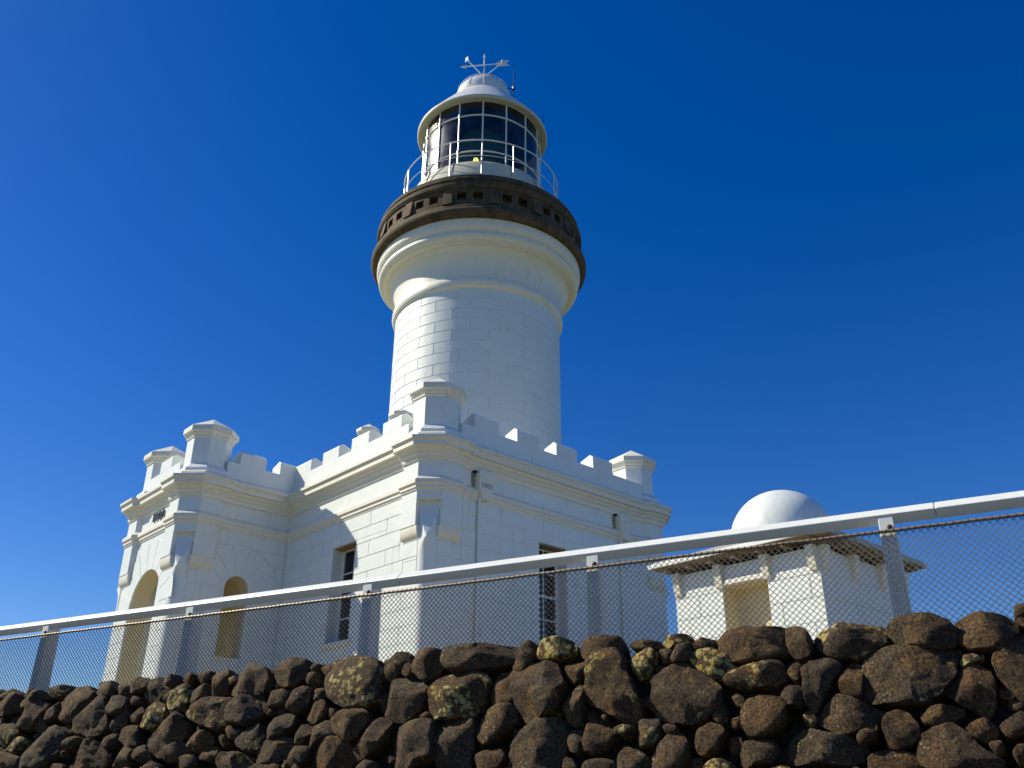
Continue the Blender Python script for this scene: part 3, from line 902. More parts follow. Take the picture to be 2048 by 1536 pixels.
# hoppers and downpipes on the shaded wall
for u0, full in ((1.28, True), (5.86, False)):
    hp = MB()
    prof = [(u0, 6.84), (u0 + .44, 6.84), (u0 + .44, 6.50), (u0 + .33, 6.30), (u0 + .30, 6.19), (u0 + .10, 6.19), (u0 + .07, 6.30), (u0, 6.50)]
    hp.poly(prof, .17, lambda a, z, d: pl_right(a, z, d + .012))
    hp.box(u0 - .02, u0 + .46, w_ - .20, w_, 6.64, 6.70)
    h_ = obj('rain_hopper', hp, M['trim'], LH, bevel=.006)
    obj('stain_plate', MB().poly([(u0 - .11, 6.80), (u0 - .01, 6.80), (u0 - .02, 6.36), (u0 - .05, 6.30), (u0 - .08, 6.42)], .004, lambda a, z, d: pl_right(a, z, d + .015)), M['stain'], h_)
    obj('outlet', MB().box(u0 - .07, u0 - .005, w_ - .09, w_ + .02, 6.785, 6.83), M['dark_inside'], h_)
    pp = MB().tube([(u0 + .10, w_ - .06, z) for z in (6.25, 5, 4, BASE)], .042, 10)
    dp = obj('downpipe', pp, M['white'], LH, smooth=True)
    for z in (5.6, 4.6, 3.6): obj('clip', MB().box(u0 + .04, u0 + .16, w_ - .11, w_, z, z + .04), M['trim'], dp)
    if full: text_mesh('1901', .155, .004, 'date', M['date_grey'], h_, (u0 + .21, w_ - .012 - .172, 6.50), (1, 0, 0), (0, 0, 1), .30)
text_mesh('1901', .27, .014, 'date_numerals', M['numeral'], LH, (PU + w_ - .03, 7.50, 6.655), (0, -1, 0), (0, 0, 1), .62)

# ------------------------------------------------------------------ domed outbuilding (same axes as the lighthouse)
HU0, HU1, HV0, HV1 = 3.31, 6.36, -6.71, -3.63
ax_u = Vector((math.sin(R(PHI)), math.cos(R(PHI)), 0)); ax_v = Vector((-math.cos(R(PHI)), math.sin(R(PHI)), 0))
HUT = thing('outbuilding', 'small square white outbuilding with a white dome on its low roof', 'building', ORG + ax_u * HU0 + ax_v * HV0, R(90 - PHI))
KH = .9375                        # a little nearer and smaller, clear of the big building's shadow
HUT.scale = (KH, KH, KH)
_c = ax_u * camu.x + ax_v * camu.y
HUT.location = ORG + _c + (ax_u * HU0 + ax_v * HV0 - _c) * KH
HW, HD = HU1 - HU0, HV1 - HV0
HT = 4.20
door = (1.04, 1.99, BASE, 3.82)
def hl(a, z, d): return (-d, a, z)
def hr_(a, z, d): return (a, -d, z)
hw_ = MB()
for x0, x1, y0, y1 in cells(0, HD, BASE, HT, [door]): hw_.poly([(x0, y0), (x1, y0), (x1, y1), (x0, y1)], -.3, hl)
hw_.box(.001, HW, .002, .3, BASE, HT); hw_.box(HW - .3, HW, .3, HD, BASE, HT); hw_.box(.3, HW - .3, HD - .3, HD - .001, BASE, HT)
hwo = obj('wall', hw_, M['white'], HUT, fix=False)
_b = bmesh.new(); _b.from_mesh(hwo.data); bmesh.ops.recalc_face_normals(_b, faces=_b.faces); _b.to_mesh(hwo.data); _b.free()
def hblocks(fn, a0, a1, z0, z1, ch, bl, holes, phase):
    blocks(hwo, fn, a0, a1, z0, z1, ch, bl, holes, (), phase)
hblocks(hl, -.012, HD, 2.1, HT - .05, .40, 1.15, [door], .3)
hblocks(hr_, 0, HW, 2.1, HT - .05, .40, 1.15, [], .1)
dr = MB().box(.42, .46, door[0] - .1, door[1] + .1, BASE, 3.9)
dro = obj('door', dr, M['cream'], HUT)
obj('door_reveal', MB().box(.03, .42, door[1] - .006, door[1] + .0, BASE, 3.82).box(.03, .42, door[0], door[0] + .006, BASE, 3.82).box(.03, .42, door[0], door[1], 3.81, 3.816), M['cream'], dro)
obj('door_hood', MB().box(-.05, .05, door[0] - .08, door[1] + .08, 3.84, 3.93), M['trim'], HUT, bevel=.008)
# hipped roof with boarded soffit
ov = .31; E0 = 4.36
rf = MB()
c_ = (HW / 2, HD / 2)
o1 = [(-ov, -ov), (HW + ov, -ov), (HW + ov, HD + ov), (-ov, HD + ov)]
i1_ = [(c_[0] - .9, c_[1] - .9), (c_[0] + .9, c_[1] - .9), (c_[0] + .9, c_[1] + .9), (c_[0] - .9, c_[1] + .9)]
rf.loft([[(x, y, E0) for x, y in o1], [(x, y, E0 + .10) for x, y in o1], [(x, y, 4.80) for x, y in i1_]], True, False, True)
RFH = obj('roof', rf, M['roof_grey'], HUT, bevel=.004)
obj('soffit', MB().box(-ov + .01, HW + ov - .01, -ov + .01, HD + ov - .01, E0 - .03, E0 - .001), M['soffit'], RFH)
gt = MB()
for x0, x1, y0, y1 in ((-ov - .05, -ov - .002, -ov - .05, HD + ov + .05), (HW + ov + .002, HW + ov + .05, -ov - .05, HD + ov + .05)): gt.box(x0, x1, y0, y1, E0 - .02, E0 + .06)
obj('gutter', gt, M['metal_white'], RFH, bevel=.008)
for i in range(7):
    y = HD / 6 * i
    obj('rafter_end', MB().box(-ov + .02, .0, y - .035, y + .035, E0 - .12, E0 - .031), M['soffit'], RFH)
    x = HW / 6 * i
    obj('rafter_end', MB().box(x - .035, x + .035, -ov + .02, .0, E0 - .12, E0 - .032), M['soffit'], RFH)
for y in (.10, 1.02, 2.02, 2.98):
    prof = [(.02, 3.80), (-.05, 3.80), (-.07, 3.86), (-.10, 3.98), (-.13, 4.12), (-.13, E0 - .13), (.02, E0 - .13)]
    obj('bracket', MB().loft([[(a, b, z) for a, z in prof] for b in (y - .075, y + .075)]), M['trim'], HUT, bevel=.008)
for x in (.12, 1.1, 2.1, 2.95):
    prof = [(.02, 3.80), (-.05, 3.80), (-.07, 3.86), (-.10, 3.98), (-.13, 4.12), (-.13, E0 - .13), (.02, E0 - .13)]
    obj('bracket', MB().loft([[(b, a, z) for a, z in prof] for b in (x - .075, x + .075)]), M['trim'], HUT, bevel=.008)
dm = [(1.14, 4.52), (1.14, 4.82), (1.10, 4.86), (1.02, 4.87), (1.0, 4.90)] + [(1.0 * math.cos(R(t)), 4.92 + .97 * math.sin(R(t))) for t in range(3, 90, 6)] + [(.001, 5.89)]
d_ = obj('dome', MB().lathe(dm, 72), M['white'], HUT, smooth=True, angle=40)
d_.location = (c_[0], c_[1], 0)

# ------------------------------------------------------------------ fence on the retaining wall
FROT = math.atan2(FD.y, FD.x)
FEN = thing('fence', 'white railing with dark chain link mesh along the top of the stone wall', 'fence', FP, FROT)
RT = 2.567; SP = 2.8905
posts_s = [SP * i for i in range(-1, 6)]
S0, S1 = -3.6, 16.2
for s_ in posts_s:
    pb = MB()
    sec = [(s_ - .066, .005), (s_ + .066, .005), (s_ + .06, -.20), (s_ - .06, -.20)]
    sec2 = [(s_ - .074, .02), (s_ + .074, .02), (s_ + .068, -.22), (s_ - .068, -.22)]
    pb.loft([[(x, y, z) for x, y in q] for q, z in ((sec2, 1.30), (sec, RT - .10))])
    po = obj('post', pb, M['rail_white'], FEN, bevel=.008)
    bt = MB().lathe([(.001, .022), (.012, .02), (.022, .012), (.024, 0), (.024, -.01)], 8)
    me_o = obj('bolt', bt, M['bolt'], po, smooth=True)
    me_o.location = (s_ - .02, .007, RT - .195); me_o.rotation_euler = (R(-90), 0, 0)
# diamond set square tube handrail, in lengths with a tight joint
HRC = RT - .08; hd_ = .08
rl = [-3.6, -.42, 5.35, 11.1, 16.2]
for a, b in zip(rl[:-1], rl[1:]):
    q = [(-.06, HRC + hd_), (-.06 + hd_, HRC), (-.06, HRC - hd_), (-.06 - hd_, HRC)]
    obj('handrail', MB().loft([[(x, y, z) for y, z in q] for x in (a + .0015, b - .0015)]), M['rail_white'], FEN, bevel=.012)
# mesh carrying pipe and lacing
PZ = RT - .238; MY = .035
pts = [(S0 + (S1 - S0) * i / 160, MY, PZ + .0022 * math.sin(i * 1.7) * math.sin(i * .31)) for i in range(161)]
obj('top_pipe', MB().tube(pts, .016, 8), M['pipe'], FEN, smooth=True)
hx, hz = .0305, .029
def weave(sa, sb):
    mb = MB(); r = .0055
    x = math.ceil(sa / hx) * hx; i = int(round(x / hx))
    top = PZ - .004; bot = 1.34
    nz = int((top - bot) / hz)
    while x < sb:
        P = []
        for k in range(nz + 1):
            side = (k + i) % 2
            sag = .006 * math.sin(x * 2.1 + 1) * (k / nz) + .0015 * math.sin(x * 7 + k * .25)
            P.append(Vector((x + (hx if side else -.0) + .0015 * math.sin(i * 7.3 + k * 3.1), MY + (.004 if side else -.004) + sag, top - k * hz)))
        rings = []
        for p in P:
            rings.append([p + Vector((r, 0, 0)), p + Vector((-r * .5, r * .87, 0)), p + Vector((-r * .5, -r * .87, 0))])
        mb.loft(rings, True, False, False)
        # twisted end looped over the pipe
        if i % 2 == 0:
            L = [(x + hx * .5, MY - .018, top - .012), (x + hx * .3, MY - .004, PZ + .021), (x + hx * .2, MY + .017, PZ + .008), (x + hx * .2, MY + .016, PZ - .02)]
            mb.tube(L, .0040, 4)
        x += hx; i += 1
    return mb
for a, b in zip([S0] + posts_s[1:], posts_s[1:] + [S1]):
    if b - a < .1: continue
    o = obj('mesh_panel', weave(a, b), M['wire'], FEN, fix=False, smooth=True, angle=80)

# ------------------------------------------------------------------ dry stone retaining wall
SW = thing('stone_wall', 'dark brown basalt boulder retaining wall with yellow lichen below the fence', 'wall', FP, FROT)
STONES = [  # (lichen amount, outline (along the wall, height) in metres)
 (0,[(11.97,1.54),(11.65,1.56),(11.49,1.47),(11.64,1.42),(11.83,1.41),(11.9,1.43)]),
 (0,[(11.77,1.32),(11.66,1.49),(11.51,1.48),(11.35,1.3),(11.5,1.21),(11.7,1.18)]),
 (0,[(11.35,1.35),(11.27,1.51),(10.93,1.49),(10.82,1.4),(11.06,1.37),(11.26,1.29)]),
 (0,[(11.36,1.17),(11.27,1.31),(10.98,1.4),(10.85,1.27),(10.89,1.13),(10.99,1),(11.19,1.03)]),
 (0,[(10.74,1.12),(10.76,1.3),(10.61,1.34),(10.54,1.27),(10.51,1.14),(10.65,1.09)]),
 (0,[(10.88,1.51),(10.59,1.56),(10.44,1.53),(10.5,1.42),(10.71,1.39),(10.82,1.42)]),
 (0,[(10.5,1.13),(10.55,1.34),(10.38,1.48),(10.15,1.51),(9.95,1.42),(9.97,1.27),(10.01,1.13),(10.11,1.06),(10.31,1.05)]),
 (0,[(10.01,1.57),(9.75,1.58),(9.59,1.43),(9.61,1.36),(9.77,1.36),(9.9,1.41)]),
 (0,[(10.04,0.98),(10,1.17),(9.86,1.35),(9.63,1.32),(9.54,1.11),(9.46,0.96),(9.59,0.86),(9.91,0.91)]),
 (0,[(9.59,1.33),(9.41,1.35),(9.26,1.33),(9.23,1.19),(9.4,1.1),(9.5,1.17)]),
 (0,[(9.59,1.46),(9.48,1.53),(9.3,1.5),(9.26,1.38),(9.41,1.35),(9.54,1.39)]),
 (0,[(9.31,1.5),(9.22,1.58),(9,1.55),(8.99,1.44),(9.12,1.38),(9.24,1.39)]),
 (0.25,[(9.04,1.35),(8.98,1.51),(8.82,1.55),(8.63,1.52),(8.65,1.38),(8.75,1.27),(8.9,1.25)]),
 (0,[(8.68,1.54),(8.52,1.58),(8.45,1.48),(8.56,1.42),(8.64,1.46)]),
 (0.95,[(8.53,1.23),(8.48,1.34),(8.27,1.45),(8.2,1.34),(8.18,1.21),(8.25,1.14),(8.42,1.13)]),
 (0.3,[(8.64,1.26),(8.61,1.4),(8.55,1.41),(8.52,1.3),(8.57,1.21)]),
 (0,[(8.14,1.26),(8.08,1.41),(7.95,1.42),(7.85,1.28),(7.99,1.2),(8.09,1.2)]),
 (0,[(7.92,1.44),(7.94,1.58),(7.73,1.6),(7.66,1.52),(7.64,1.32),(7.8,1.26)]),
 (0,[(7.51,1.3),(7.49,1.46),(7.44,1.59),(7.29,1.62),(7.05,1.56),(6.93,1.44),(6.98,1.29),(7.06,1.24),(7.36,1.26)]),
 (0.4,[(8.03,1.05),(7.97,1.17),(7.81,1.23),(7.55,1.23),(7.42,1.22),(7.45,1.09),(7.42,0.95),(7.57,0.89),(7.84,0.96)]),
 (0,[(7.37,0.98),(7.37,1.13),(7.25,1.23),(7.01,1.23),(6.9,1.13),(6.98,0.99),(7.11,0.92),(7.32,0.95)]),
 (0,[(8.52,0.97),(8.43,1.1),(8.23,1.09),(8.07,0.97),(8.04,0.84),(8.14,0.74),(8.3,0.76),(8.44,0.88)]),
 (0.6,[(8.88,0.97),(8.86,1.17),(8.72,1.25),(8.59,1.2),(8.55,1.08),(8.65,0.96),(8.78,0.93)]),
 (0.3,[(9.11,1.09),(9.11,1.18),(9,1.22),(8.91,1.14),(8.95,1.04),(9.04,1)]),
 (0,[(9.37,0.97),(9.35,1.1),(9.21,1.19),(9.14,1.09),(9.19,0.97),(9.32,0.92)]),
 (0,[(9.24,1.3),(9.18,1.35),(9.03,1.33),(9.03,1.24),(9.18,1.22)]),
 (0,[(9.23,0.89),(9.11,0.96),(8.92,0.97),(8.85,0.87),(8.82,0.74),(8.97,0.73),(9.15,0.81)]),
 (0,[(8.64,0.76),(8.61,0.88),(8.49,0.9),(8.34,0.81),(8.31,0.67),(8.4,0.58),(8.57,0.67)]),
 (0.25,[(7.92,0.71),(7.93,0.82),(7.79,0.87),(7.64,0.86),(7.59,0.78),(7.65,0.68),(7.81,0.64)]),
 (0,[(7.4,0.85),(7.34,0.91),(7.22,0.9),(7.14,0.83),(7.19,0.76),(7.33,0.78)]),
 (0.35,[(7.16,0.74),(7.05,0.85),(6.9,0.91),(6.81,0.8),(6.79,0.66),(6.97,0.63),(7.09,0.67)]),
 (0,[(7.49,0.75),(7.45,0.83),(7.36,0.8),(7.31,0.73),(7.41,0.69)]),
 (0,[(7.75,0.61),(7.69,0.7),(7.51,0.69),(7.45,0.6),(7.52,0.53),(7.69,0.55)]),
 (0,[(8.27,0.58),(8.29,0.69),(8.17,0.76),(7.97,0.74),(7.92,0.65),(8.04,0.57),(8.17,0.54)]),
 (0,[(8.75,0.59),(8.76,0.71),(8.67,0.75),(8.52,0.64),(8.52,0.56),(8.66,0.55)]),
 (0,[(9.15,0.55),(9.12,0.68),(8.97,0.73),(8.81,0.67),(8.77,0.54),(8.91,0.44)]),
 (0,[(9.95,0.59),(9.96,0.81),(9.83,0.87),(9.62,0.83),(9.37,0.71),(9.29,0.57),(9.5,0.46),(9.83,0.47)]),
 (0,[(10.83,0.61),(10.79,0.82),(10.66,1.02),(10.32,0.99),(10.2,0.8),(10.31,0.63),(10.47,0.48),(10.72,0.49)]),
 (0,[(10.16,0.77),(10.12,0.86),(9.99,0.89),(9.92,0.82),(10.02,0.74),(10.1,0.71)]),
 (0,[(9.43,0.76),(9.4,0.89),(9.25,0.92),(9.2,0.81),(9.29,0.73),(9.38,0.73)]),
 (0,[(11.5,0.87),(11.59,1.06),(11.36,1.09),(11.21,0.98),(11.27,0.87),(11.4,0.8)]),
 (0.7,[(11.28,0.73),(11.27,0.87),(11,0.91),(10.93,0.84),(11.05,0.71)]),
 (-0.8,[(10.99,1.05),(10.94,1.13),(10.77,1.11),(10.68,1.01),(10.77,0.95),(10.92,0.99)]),
 (0.3,[(8.05,0.53),(7.95,0.6),(7.79,0.61),(7.73,0.51),(7.87,0.42)]),
 (0.4,[(7.41,0.54),(7.37,0.62),(7.17,0.62),(6.97,0.58),(6.88,0.49),(7.09,0.4),(7.35,0.44)]),
 (0,[(10.36,1.03),(10.22,1.03),(10.12,0.95),(10.24,0.91)]),
 (0,[(8.18,1.1),(8.09,1.16),(8,1.09),(8.07,1.05)]),
 (0,[(9.71,0.82),(9.57,0.83),(9.38,0.77),(9.25,0.65),(9.26,0.6),(9.35,0.71)]),
 (0,[(10.87,1.22),(11,1.31),(10.93,1.36),(10.81,1.34),(10.78,1.25)]),
 (0,[(11.37,0.67),(11.3,0.73),(11.07,0.69),(10.88,0.64),(10.87,0.52),(11.26,0.51)]),
 (0.3,[(6.85,1.47),(6.83,1.59),(6.67,1.63),(6.46,1.62),(6.38,1.54),(6.43,1.4),(6.53,1.32),(6.75,1.35)]),
 (0,[(6.37,1.38),(6.31,1.45),(6.19,1.45),(6.14,1.31),(6.27,1.29)]),
 (0,[(6.18,1.48),(6.1,1.55),(5.97,1.54),(5.99,1.4),(6.1,1.41)]),
 (0,[(6.35,1.51),(6.31,1.56),(6.18,1.55),(6.19,1.47),(6.32,1.47)]),
 (0.55,[(6.08,1.35),(6.05,1.49),(5.89,1.56),(5.61,1.56),(5.41,1.52),(5.34,1.38),(5.32,1.16),(5.43,1.04),(5.68,1.04),(5.94,1.15)]),
 (0,[(5.28,1.35),(5.27,1.5),(5.15,1.58),(5.02,1.59),(4.97,1.5),(5.06,1.4),(5.17,1.3)]),
 (0,[(5.05,1.36),(5.01,1.48),(4.95,1.5),(4.91,1.37),(4.96,1.33)]),
 (0,[(4.91,1.48),(4.87,1.6),(4.73,1.6),(4.59,1.58),(4.55,1.43),(4.6,1.33),(4.75,1.28),(4.88,1.37)]),
 (0,[(4.52,1.45),(4.48,1.58),(4.27,1.6),(3.99,1.6),(3.73,1.58),(3.69,1.46),(3.82,1.4),(4.11,1.35),(4.41,1.35)]),
 (0,[(6.91,1.16),(6.87,1.26),(6.71,1.3),(6.59,1.26),(6.61,1.15),(6.76,1.1),(6.88,1.12)]),
 (0,[(6.56,1.09),(6.51,1.24),(6.38,1.3),(6.24,1.26),(6.26,1.14),(6.35,1.04),(6.48,1.03)]),
 (0,[(7.17,1.24),(7,1.23),(6.92,1.14),(6.97,1),(7.06,0.93)]),
 (0.2,[(6.78,0.79),(6.74,0.93),(6.56,1.01),(6.43,1),(6.43,0.88),(6.56,0.79),(6.72,0.76)]),
 (0.25,[(6.23,0.96),(6.17,1.09),(6.04,1.14),(5.96,1.06),(6,0.94),(6.11,0.89)]),
 (0.3,[(5.95,0.99),(5.93,1.05),(5.82,1.03),(5.81,0.94),(5.89,0.93)]),
 (0,[(5.81,0.88),(5.77,0.99),(5.59,1.01),(5.38,0.99),(5.39,0.9),(5.48,0.76),(5.59,0.7),(5.73,0.78)]),
 (0.12,[(5.22,1.05),(5.19,1.22),(5.06,1.32),(4.93,1.34),(4.76,1.26),(4.7,1.2),(4.7,1.04),(4.79,0.94),(4.95,0.89),(5.14,0.92)]),
 (0,[(5.3,1.01),(5.29,1.16),(5.22,1.21),(5.21,1.08),(5.25,0.98)]),
 (0.5,[(4.59,1.01),(4.59,1.21),(4.53,1.31),(4.35,1.33),(4.04,1.31),(4,1.22),(4.02,1.03),(4.1,0.92),(4.34,0.91),(4.52,0.9)]),
 (-0.3,[(4.74,0.88),(4.65,0.95),(4.56,0.95),(4.55,0.88),(4.63,0.85)]),
 (0.2,[(3.93,1.05),(3.92,1.21),(3.88,1.31),(3.73,1.33),(3.61,1.27),(3.61,1.14),(3.7,1.03),(3.88,1)]),
 (0,[(6.38,0.76),(6.34,0.87),(6.22,0.91),(6.14,0.88),(6.15,0.77),(6.25,0.7),(6.34,0.7)]),
 (0.25,[(6.11,0.72),(6.1,0.85),(5.97,0.9),(5.78,0.9),(5.75,0.77),(5.97,0.72),(6.05,0.62)]),
 (0,[(6.83,0.62),(6.76,0.71),(6.56,0.79),(6.38,0.73),(6.32,0.67),(6.42,0.57),(6.54,0.49),(6.79,0.5)]),
 (0,[(6.33,0.58),(6.29,0.66),(6.11,0.66),(6.08,0.55),(6.17,0.47),(6.3,0.47)]),
 (0,[(6.05,0.47),(6.01,0.62),(5.87,0.73),(5.71,0.74),(5.55,0.65),(5.52,0.54),(5.56,0.44),(5.81,0.37)]),
 (0,[(5.52,0.61),(5.47,0.72),(5.35,0.84),(5.21,0.9),(5.09,0.87),(5.11,0.74),(5.2,0.63),(5.36,0.54),(5.47,0.52)]),
 (0,[(4.95,0.44),(5.02,0.74),(4.98,0.85),(4.79,0.87),(4.53,0.84),(4.51,0.7),(4.51,0.53),(4.67,0.48),(4.79,0.4)]),
 (0,[(4.53,0.68),(4.48,0.85),(4.34,0.88),(4.13,0.87),(4.07,0.8),(4.09,0.64),(4.09,0.43),(4.25,0.36),(4.44,0.42)]),
 (0,[(4.04,0.75),(4,0.88),(3.87,0.99),(3.71,1),(3.63,0.92),(3.63,0.82),(3.76,0.7),(3.93,0.63)]),
 (0,[(4.02,0.53),(3.95,0.57),(3.77,0.59),(3.71,0.54),(3.75,0.43),(3.9,0.38),(3.99,0.42)]),
 (0,[(5.46,0.45),(5.35,0.51),(5.2,0.49),(5.16,0.41),(5.34,0.36)]),
 (0.5,[(7.04,0.87),(6.93,0.93),(6.87,0.82),(6.92,0.7),(6.97,0.69)]),
 (0,[(3.69,1.52),(3.64,1.59),(3.54,1.61),(3.48,1.55),(3.5,1.45),(3.61,1.43)]),
 (0.9,[(3.44,1.52),(3.39,1.6),(3.21,1.62),(3.06,1.57),(3.04,1.49),(3.12,1.42),(3.29,1.41),(3.41,1.44)]),
 (0,[(2.95,1.45),(2.93,1.55),(2.78,1.58),(2.57,1.58),(2.54,1.51),(2.55,1.44),(2.72,1.41),(2.91,1.4)]),
 (0,[(2.46,1.49),(2.38,1.53),(2.18,1.52),(2.16,1.46),(2.3,1.43),(2.43,1.45)]),
 (0.8,[(2.15,1.5),(2.08,1.54),(1.88,1.55),(1.84,1.5),(1.89,1.46),(2.07,1.45)]),
 (0,[(1.82,1.45),(1.74,1.5),(1.62,1.48),(1.6,1.43),(1.72,1.4),(1.81,1.4)]),
 (0.08,[(1.59,1.46),(1.5,1.53),(1.33,1.55),(1.14,1.54),(0.99,1.52),(0.96,1.43),(0.99,1.31),(1.14,1.27),(1.35,1.25),(1.49,1.28),(1.55,1.37)]),
 (0.2,[(3.73,1.38),(3.68,1.43),(3.54,1.43),(3.5,1.37),(3.58,1.31),(3.7,1.32)]),
 (-0.5,[(3.65,1.11),(3.62,1.25),(3.51,1.33),(3.33,1.36),(3.21,1.32),(3.13,1.18),(3.15,1.03),(3.23,0.9),(3.37,0.86),(3.51,0.85),(3.59,0.95)]),
 (0,[(3.11,1.29),(3.05,1.37),(2.94,1.38),(2.89,1.31),(2.93,1.2),(3.02,1.15),(3.09,1.2)]),
 (0,[(3.09,0.94),(3.03,1.03),(2.95,1.15),(2.91,1.12),(2.89,0.97),(2.91,0.81),(2.97,0.76),(3.04,0.82)]),
 (0,[(2.88,1.02),(2.84,1.16),(2.85,1.3),(2.8,1.39),(2.68,1.43),(2.55,1.41),(2.48,1.3),(2.48,1.23),(2.4,1.11),(2.36,0.97),(2.35,0.77),(2.47,0.79),(2.66,0.9),(2.81,0.96)]),
 (0.8,[(2.43,1.31),(2.38,1.37),(2.25,1.44),(2.18,1.39),(2.21,1.28),(2.3,1.16),(2.35,1.15)]),
 (0.3,[(2.16,1.41),(2.08,1.43),(2.02,1.39),(2.04,1.3),(2.12,1.28)]),
 (0.25,[(2.03,1.36),(1.95,1.44),(1.87,1.45),(1.83,1.37),(1.89,1.3),(2.01,1.28)]),
 (0.8,[(1.84,1.3),(1.78,1.38),(1.64,1.39),(1.53,1.32),(1.43,1.21),(1.52,1.16),(1.6,1.11),(1.7,1.16),(1.8,1.24)]),
 (0,[(2.22,0.93),(2.18,1.05),(2.18,1.15),(2.08,1.21),(1.97,1.26),(1.83,1.24),(1.71,1.13),(1.59,1.04),(1.61,0.92),(1.72,0.81),(1.89,0.74),(2.02,0.77),(2.14,0.83)]),
 (0.45,[(1.54,1.12),(1.44,1.18),(1.31,1.22),(1.17,1.24),(1.06,1.25),(1.03,1.17),(1.02,1.09),(1.1,1.04),(1.36,1.04),(1.5,1.05)]),
 (0.2,[(1.49,0.96),(1.44,0.99),(1.37,0.94),(1.38,0.86),(1.45,0.88)]),
 (0,[(1.67,0.78),(1.64,0.88),(1.58,0.92),(1.54,0.85),(1.53,0.75),(1.61,0.74)]),
 (0.12,[(1.38,0.83),(1.34,0.91),(1.22,0.94),(1.08,0.92),(1.01,0.86),(1.02,0.76),(1.11,0.66),(1.23,0.62),(1.33,0.64),(1.38,0.72)]),
 (0,[(3.64,0.52),(3.59,0.66),(3.48,0.76),(3.34,0.81),(3.16,0.8),(3.06,0.77),(3.08,0.66),(3.1,0.53),(3.14,0.41),(3.32,0.31),(3.56,0.32),(3.64,0.41)]),
 (0.25,[(2.88,0.63),(2.85,0.75),(2.77,0.82),(2.67,0.82),(2.58,0.76),(2.58,0.66),(2.64,0.59),(2.76,0.51),(2.85,0.55)]),
 (0,[(3.05,0.64),(3.01,0.72),(2.9,0.73),(2.89,0.63),(2.94,0.51),(3.02,0.55)]),
 (0.5,[(2.33,0.57),(2.34,0.81),(2.14,0.8),(2.13,0.69),(2.2,0.58),(2.29,0.56)]),
 (0.4,[(2.57,0.72),(2.5,0.76),(2.38,0.74),(2.36,0.7),(2.49,0.66)]),
 (0,[(2.23,0.45),(2.14,0.57),(2.02,0.65),(1.93,0.65),(1.88,0.58),(1.89,0.46),(1.96,0.37),(2.1,0.34),(2.22,0.37)]),
 (0,[(1.8,0.59),(1.77,0.69),(1.67,0.73),(1.57,0.72),(1.56,0.64),(1.62,0.52),(1.76,0.47),(1.79,0.52)]),
 (0,[(2.1,0.72),(2.06,0.76),(1.96,0.72),(2,0.66),(2.06,0.66)]),
 (0,[(2.53,0.39),(2.51,0.51),(2.46,0.56),(2.35,0.53),(2.25,0.46),(2.25,0.37),(2.37,0.29),(2.5,0.29)]),
 (0.3,[(2.9,0.41),(2.82,0.46),(2.68,0.47),(2.57,0.44),(2.57,0.38),(2.7,0.3),(2.88,0.33)]),
 (0.8,[(1.73,0.39),(1.66,0.44),(1.55,0.44),(1.47,0.4),(1.51,0.34),(1.68,0.31)]),
 (0.08,[(1.41,0.48),(1.38,0.57),(1.3,0.59),(1.14,0.58),(1.11,0.53),(1.15,0.42),(1.29,0.4),(1.4,0.37)]),
 (0,[(2.71,0.84),(2.67,0.86),(2.62,0.82),(2.66,0.79)]),
 (0.25,[(3.07,0.5),(2.99,0.47),(2.93,0.4),(2.98,0.33),(3.08,0.35)]),
 (0,[(0.97,1.49),(0.93,1.53),(0.84,1.53),(0.78,1.48),(0.75,1.33),(0.78,1.26),(0.89,1.24),(0.94,1.31)]),
 (0.5,[(0.72,1.4),(0.65,1.47),(0.49,1.5),(0.32,1.5),(0.17,1.47),(0.15,1.4),(0.17,1.33),(0.3,1.27),(0.39,1.23),(0.61,1.24),(0.7,1.3)]),
 (0.15,[(0.12,1.46),(0.05,1.52),(-0.07,1.53),(-0.24,1.52),(-0.35,1.45),(-0.39,1.37),(-0.36,1.28),(-0.27,1.24),(-0.1,1.27),(0.04,1.32),(0.1,1.4)]),
 (0.08,[(-0.39,1.41),(-0.45,1.49),(-0.56,1.51),(-0.73,1.48),(-0.83,1.42),(-0.83,1.34),(-0.76,1.27),(-0.63,1.22),(-0.49,1.24),(-0.41,1.32)]),
 (0.3,[(-0.83,1.43),(-0.88,1.46),(-0.95,1.44),(-0.93,1.37),(-0.85,1.38)]),
 (0,[(0.84,1.13),(0.77,1.21),(0.67,1.24),(0.56,1.21),(0.54,1.15),(0.63,1.01),(0.73,0.86),(0.79,0.8),(0.83,0.88),(0.83,1.01)]),
 (0.12,[(0.55,0.93),(0.54,1.09),(0.48,1.16),(0.42,1.18),(0.36,1.15),(0.37,1.01),(0.4,0.9),(0.48,0.91)]),
 (-0.3,[(0.36,1.05),(0.33,1.17),(0.25,1.25),(0.07,1.28),(-0.1,1.24),(-0.24,1.25),(-0.33,1.2),(-0.32,1.11),(-0.28,1.01),(-0.17,0.88),(-0.05,0.82),(0.11,0.84),(0.27,0.87),(0.36,0.93)]),
 (0,[(-0.25,0.89),(-0.31,1.02),(-0.4,1.08),(-0.51,1.09),(-0.58,1.04),(-0.61,0.96),(-0.57,0.83),(-0.51,0.73),(-0.43,0.77),(-0.32,0.83)]),
 (0.3,[(-0.63,1.12),(-0.7,1.25),(-0.79,1.31),(-0.89,1.31),(-0.93,1.21),(-0.88,1.02),(-0.82,0.85),(-0.75,0.84),(-0.69,0.94),(-0.64,1.02)]),
 (0.7,[(-0.39,1.15),(-0.47,1.2),(-0.55,1.2),(-0.56,1.16),(-0.48,1.12),(-0.4,1.1)]),
 (0.15,[(0.76,0.75),(0.69,0.83),(0.57,0.9),(0.46,0.88),(0.38,0.83),(0.26,0.77),(0.27,0.7),(0.38,0.67),(0.48,0.62),(0.6,0.63),(0.73,0.7)]),
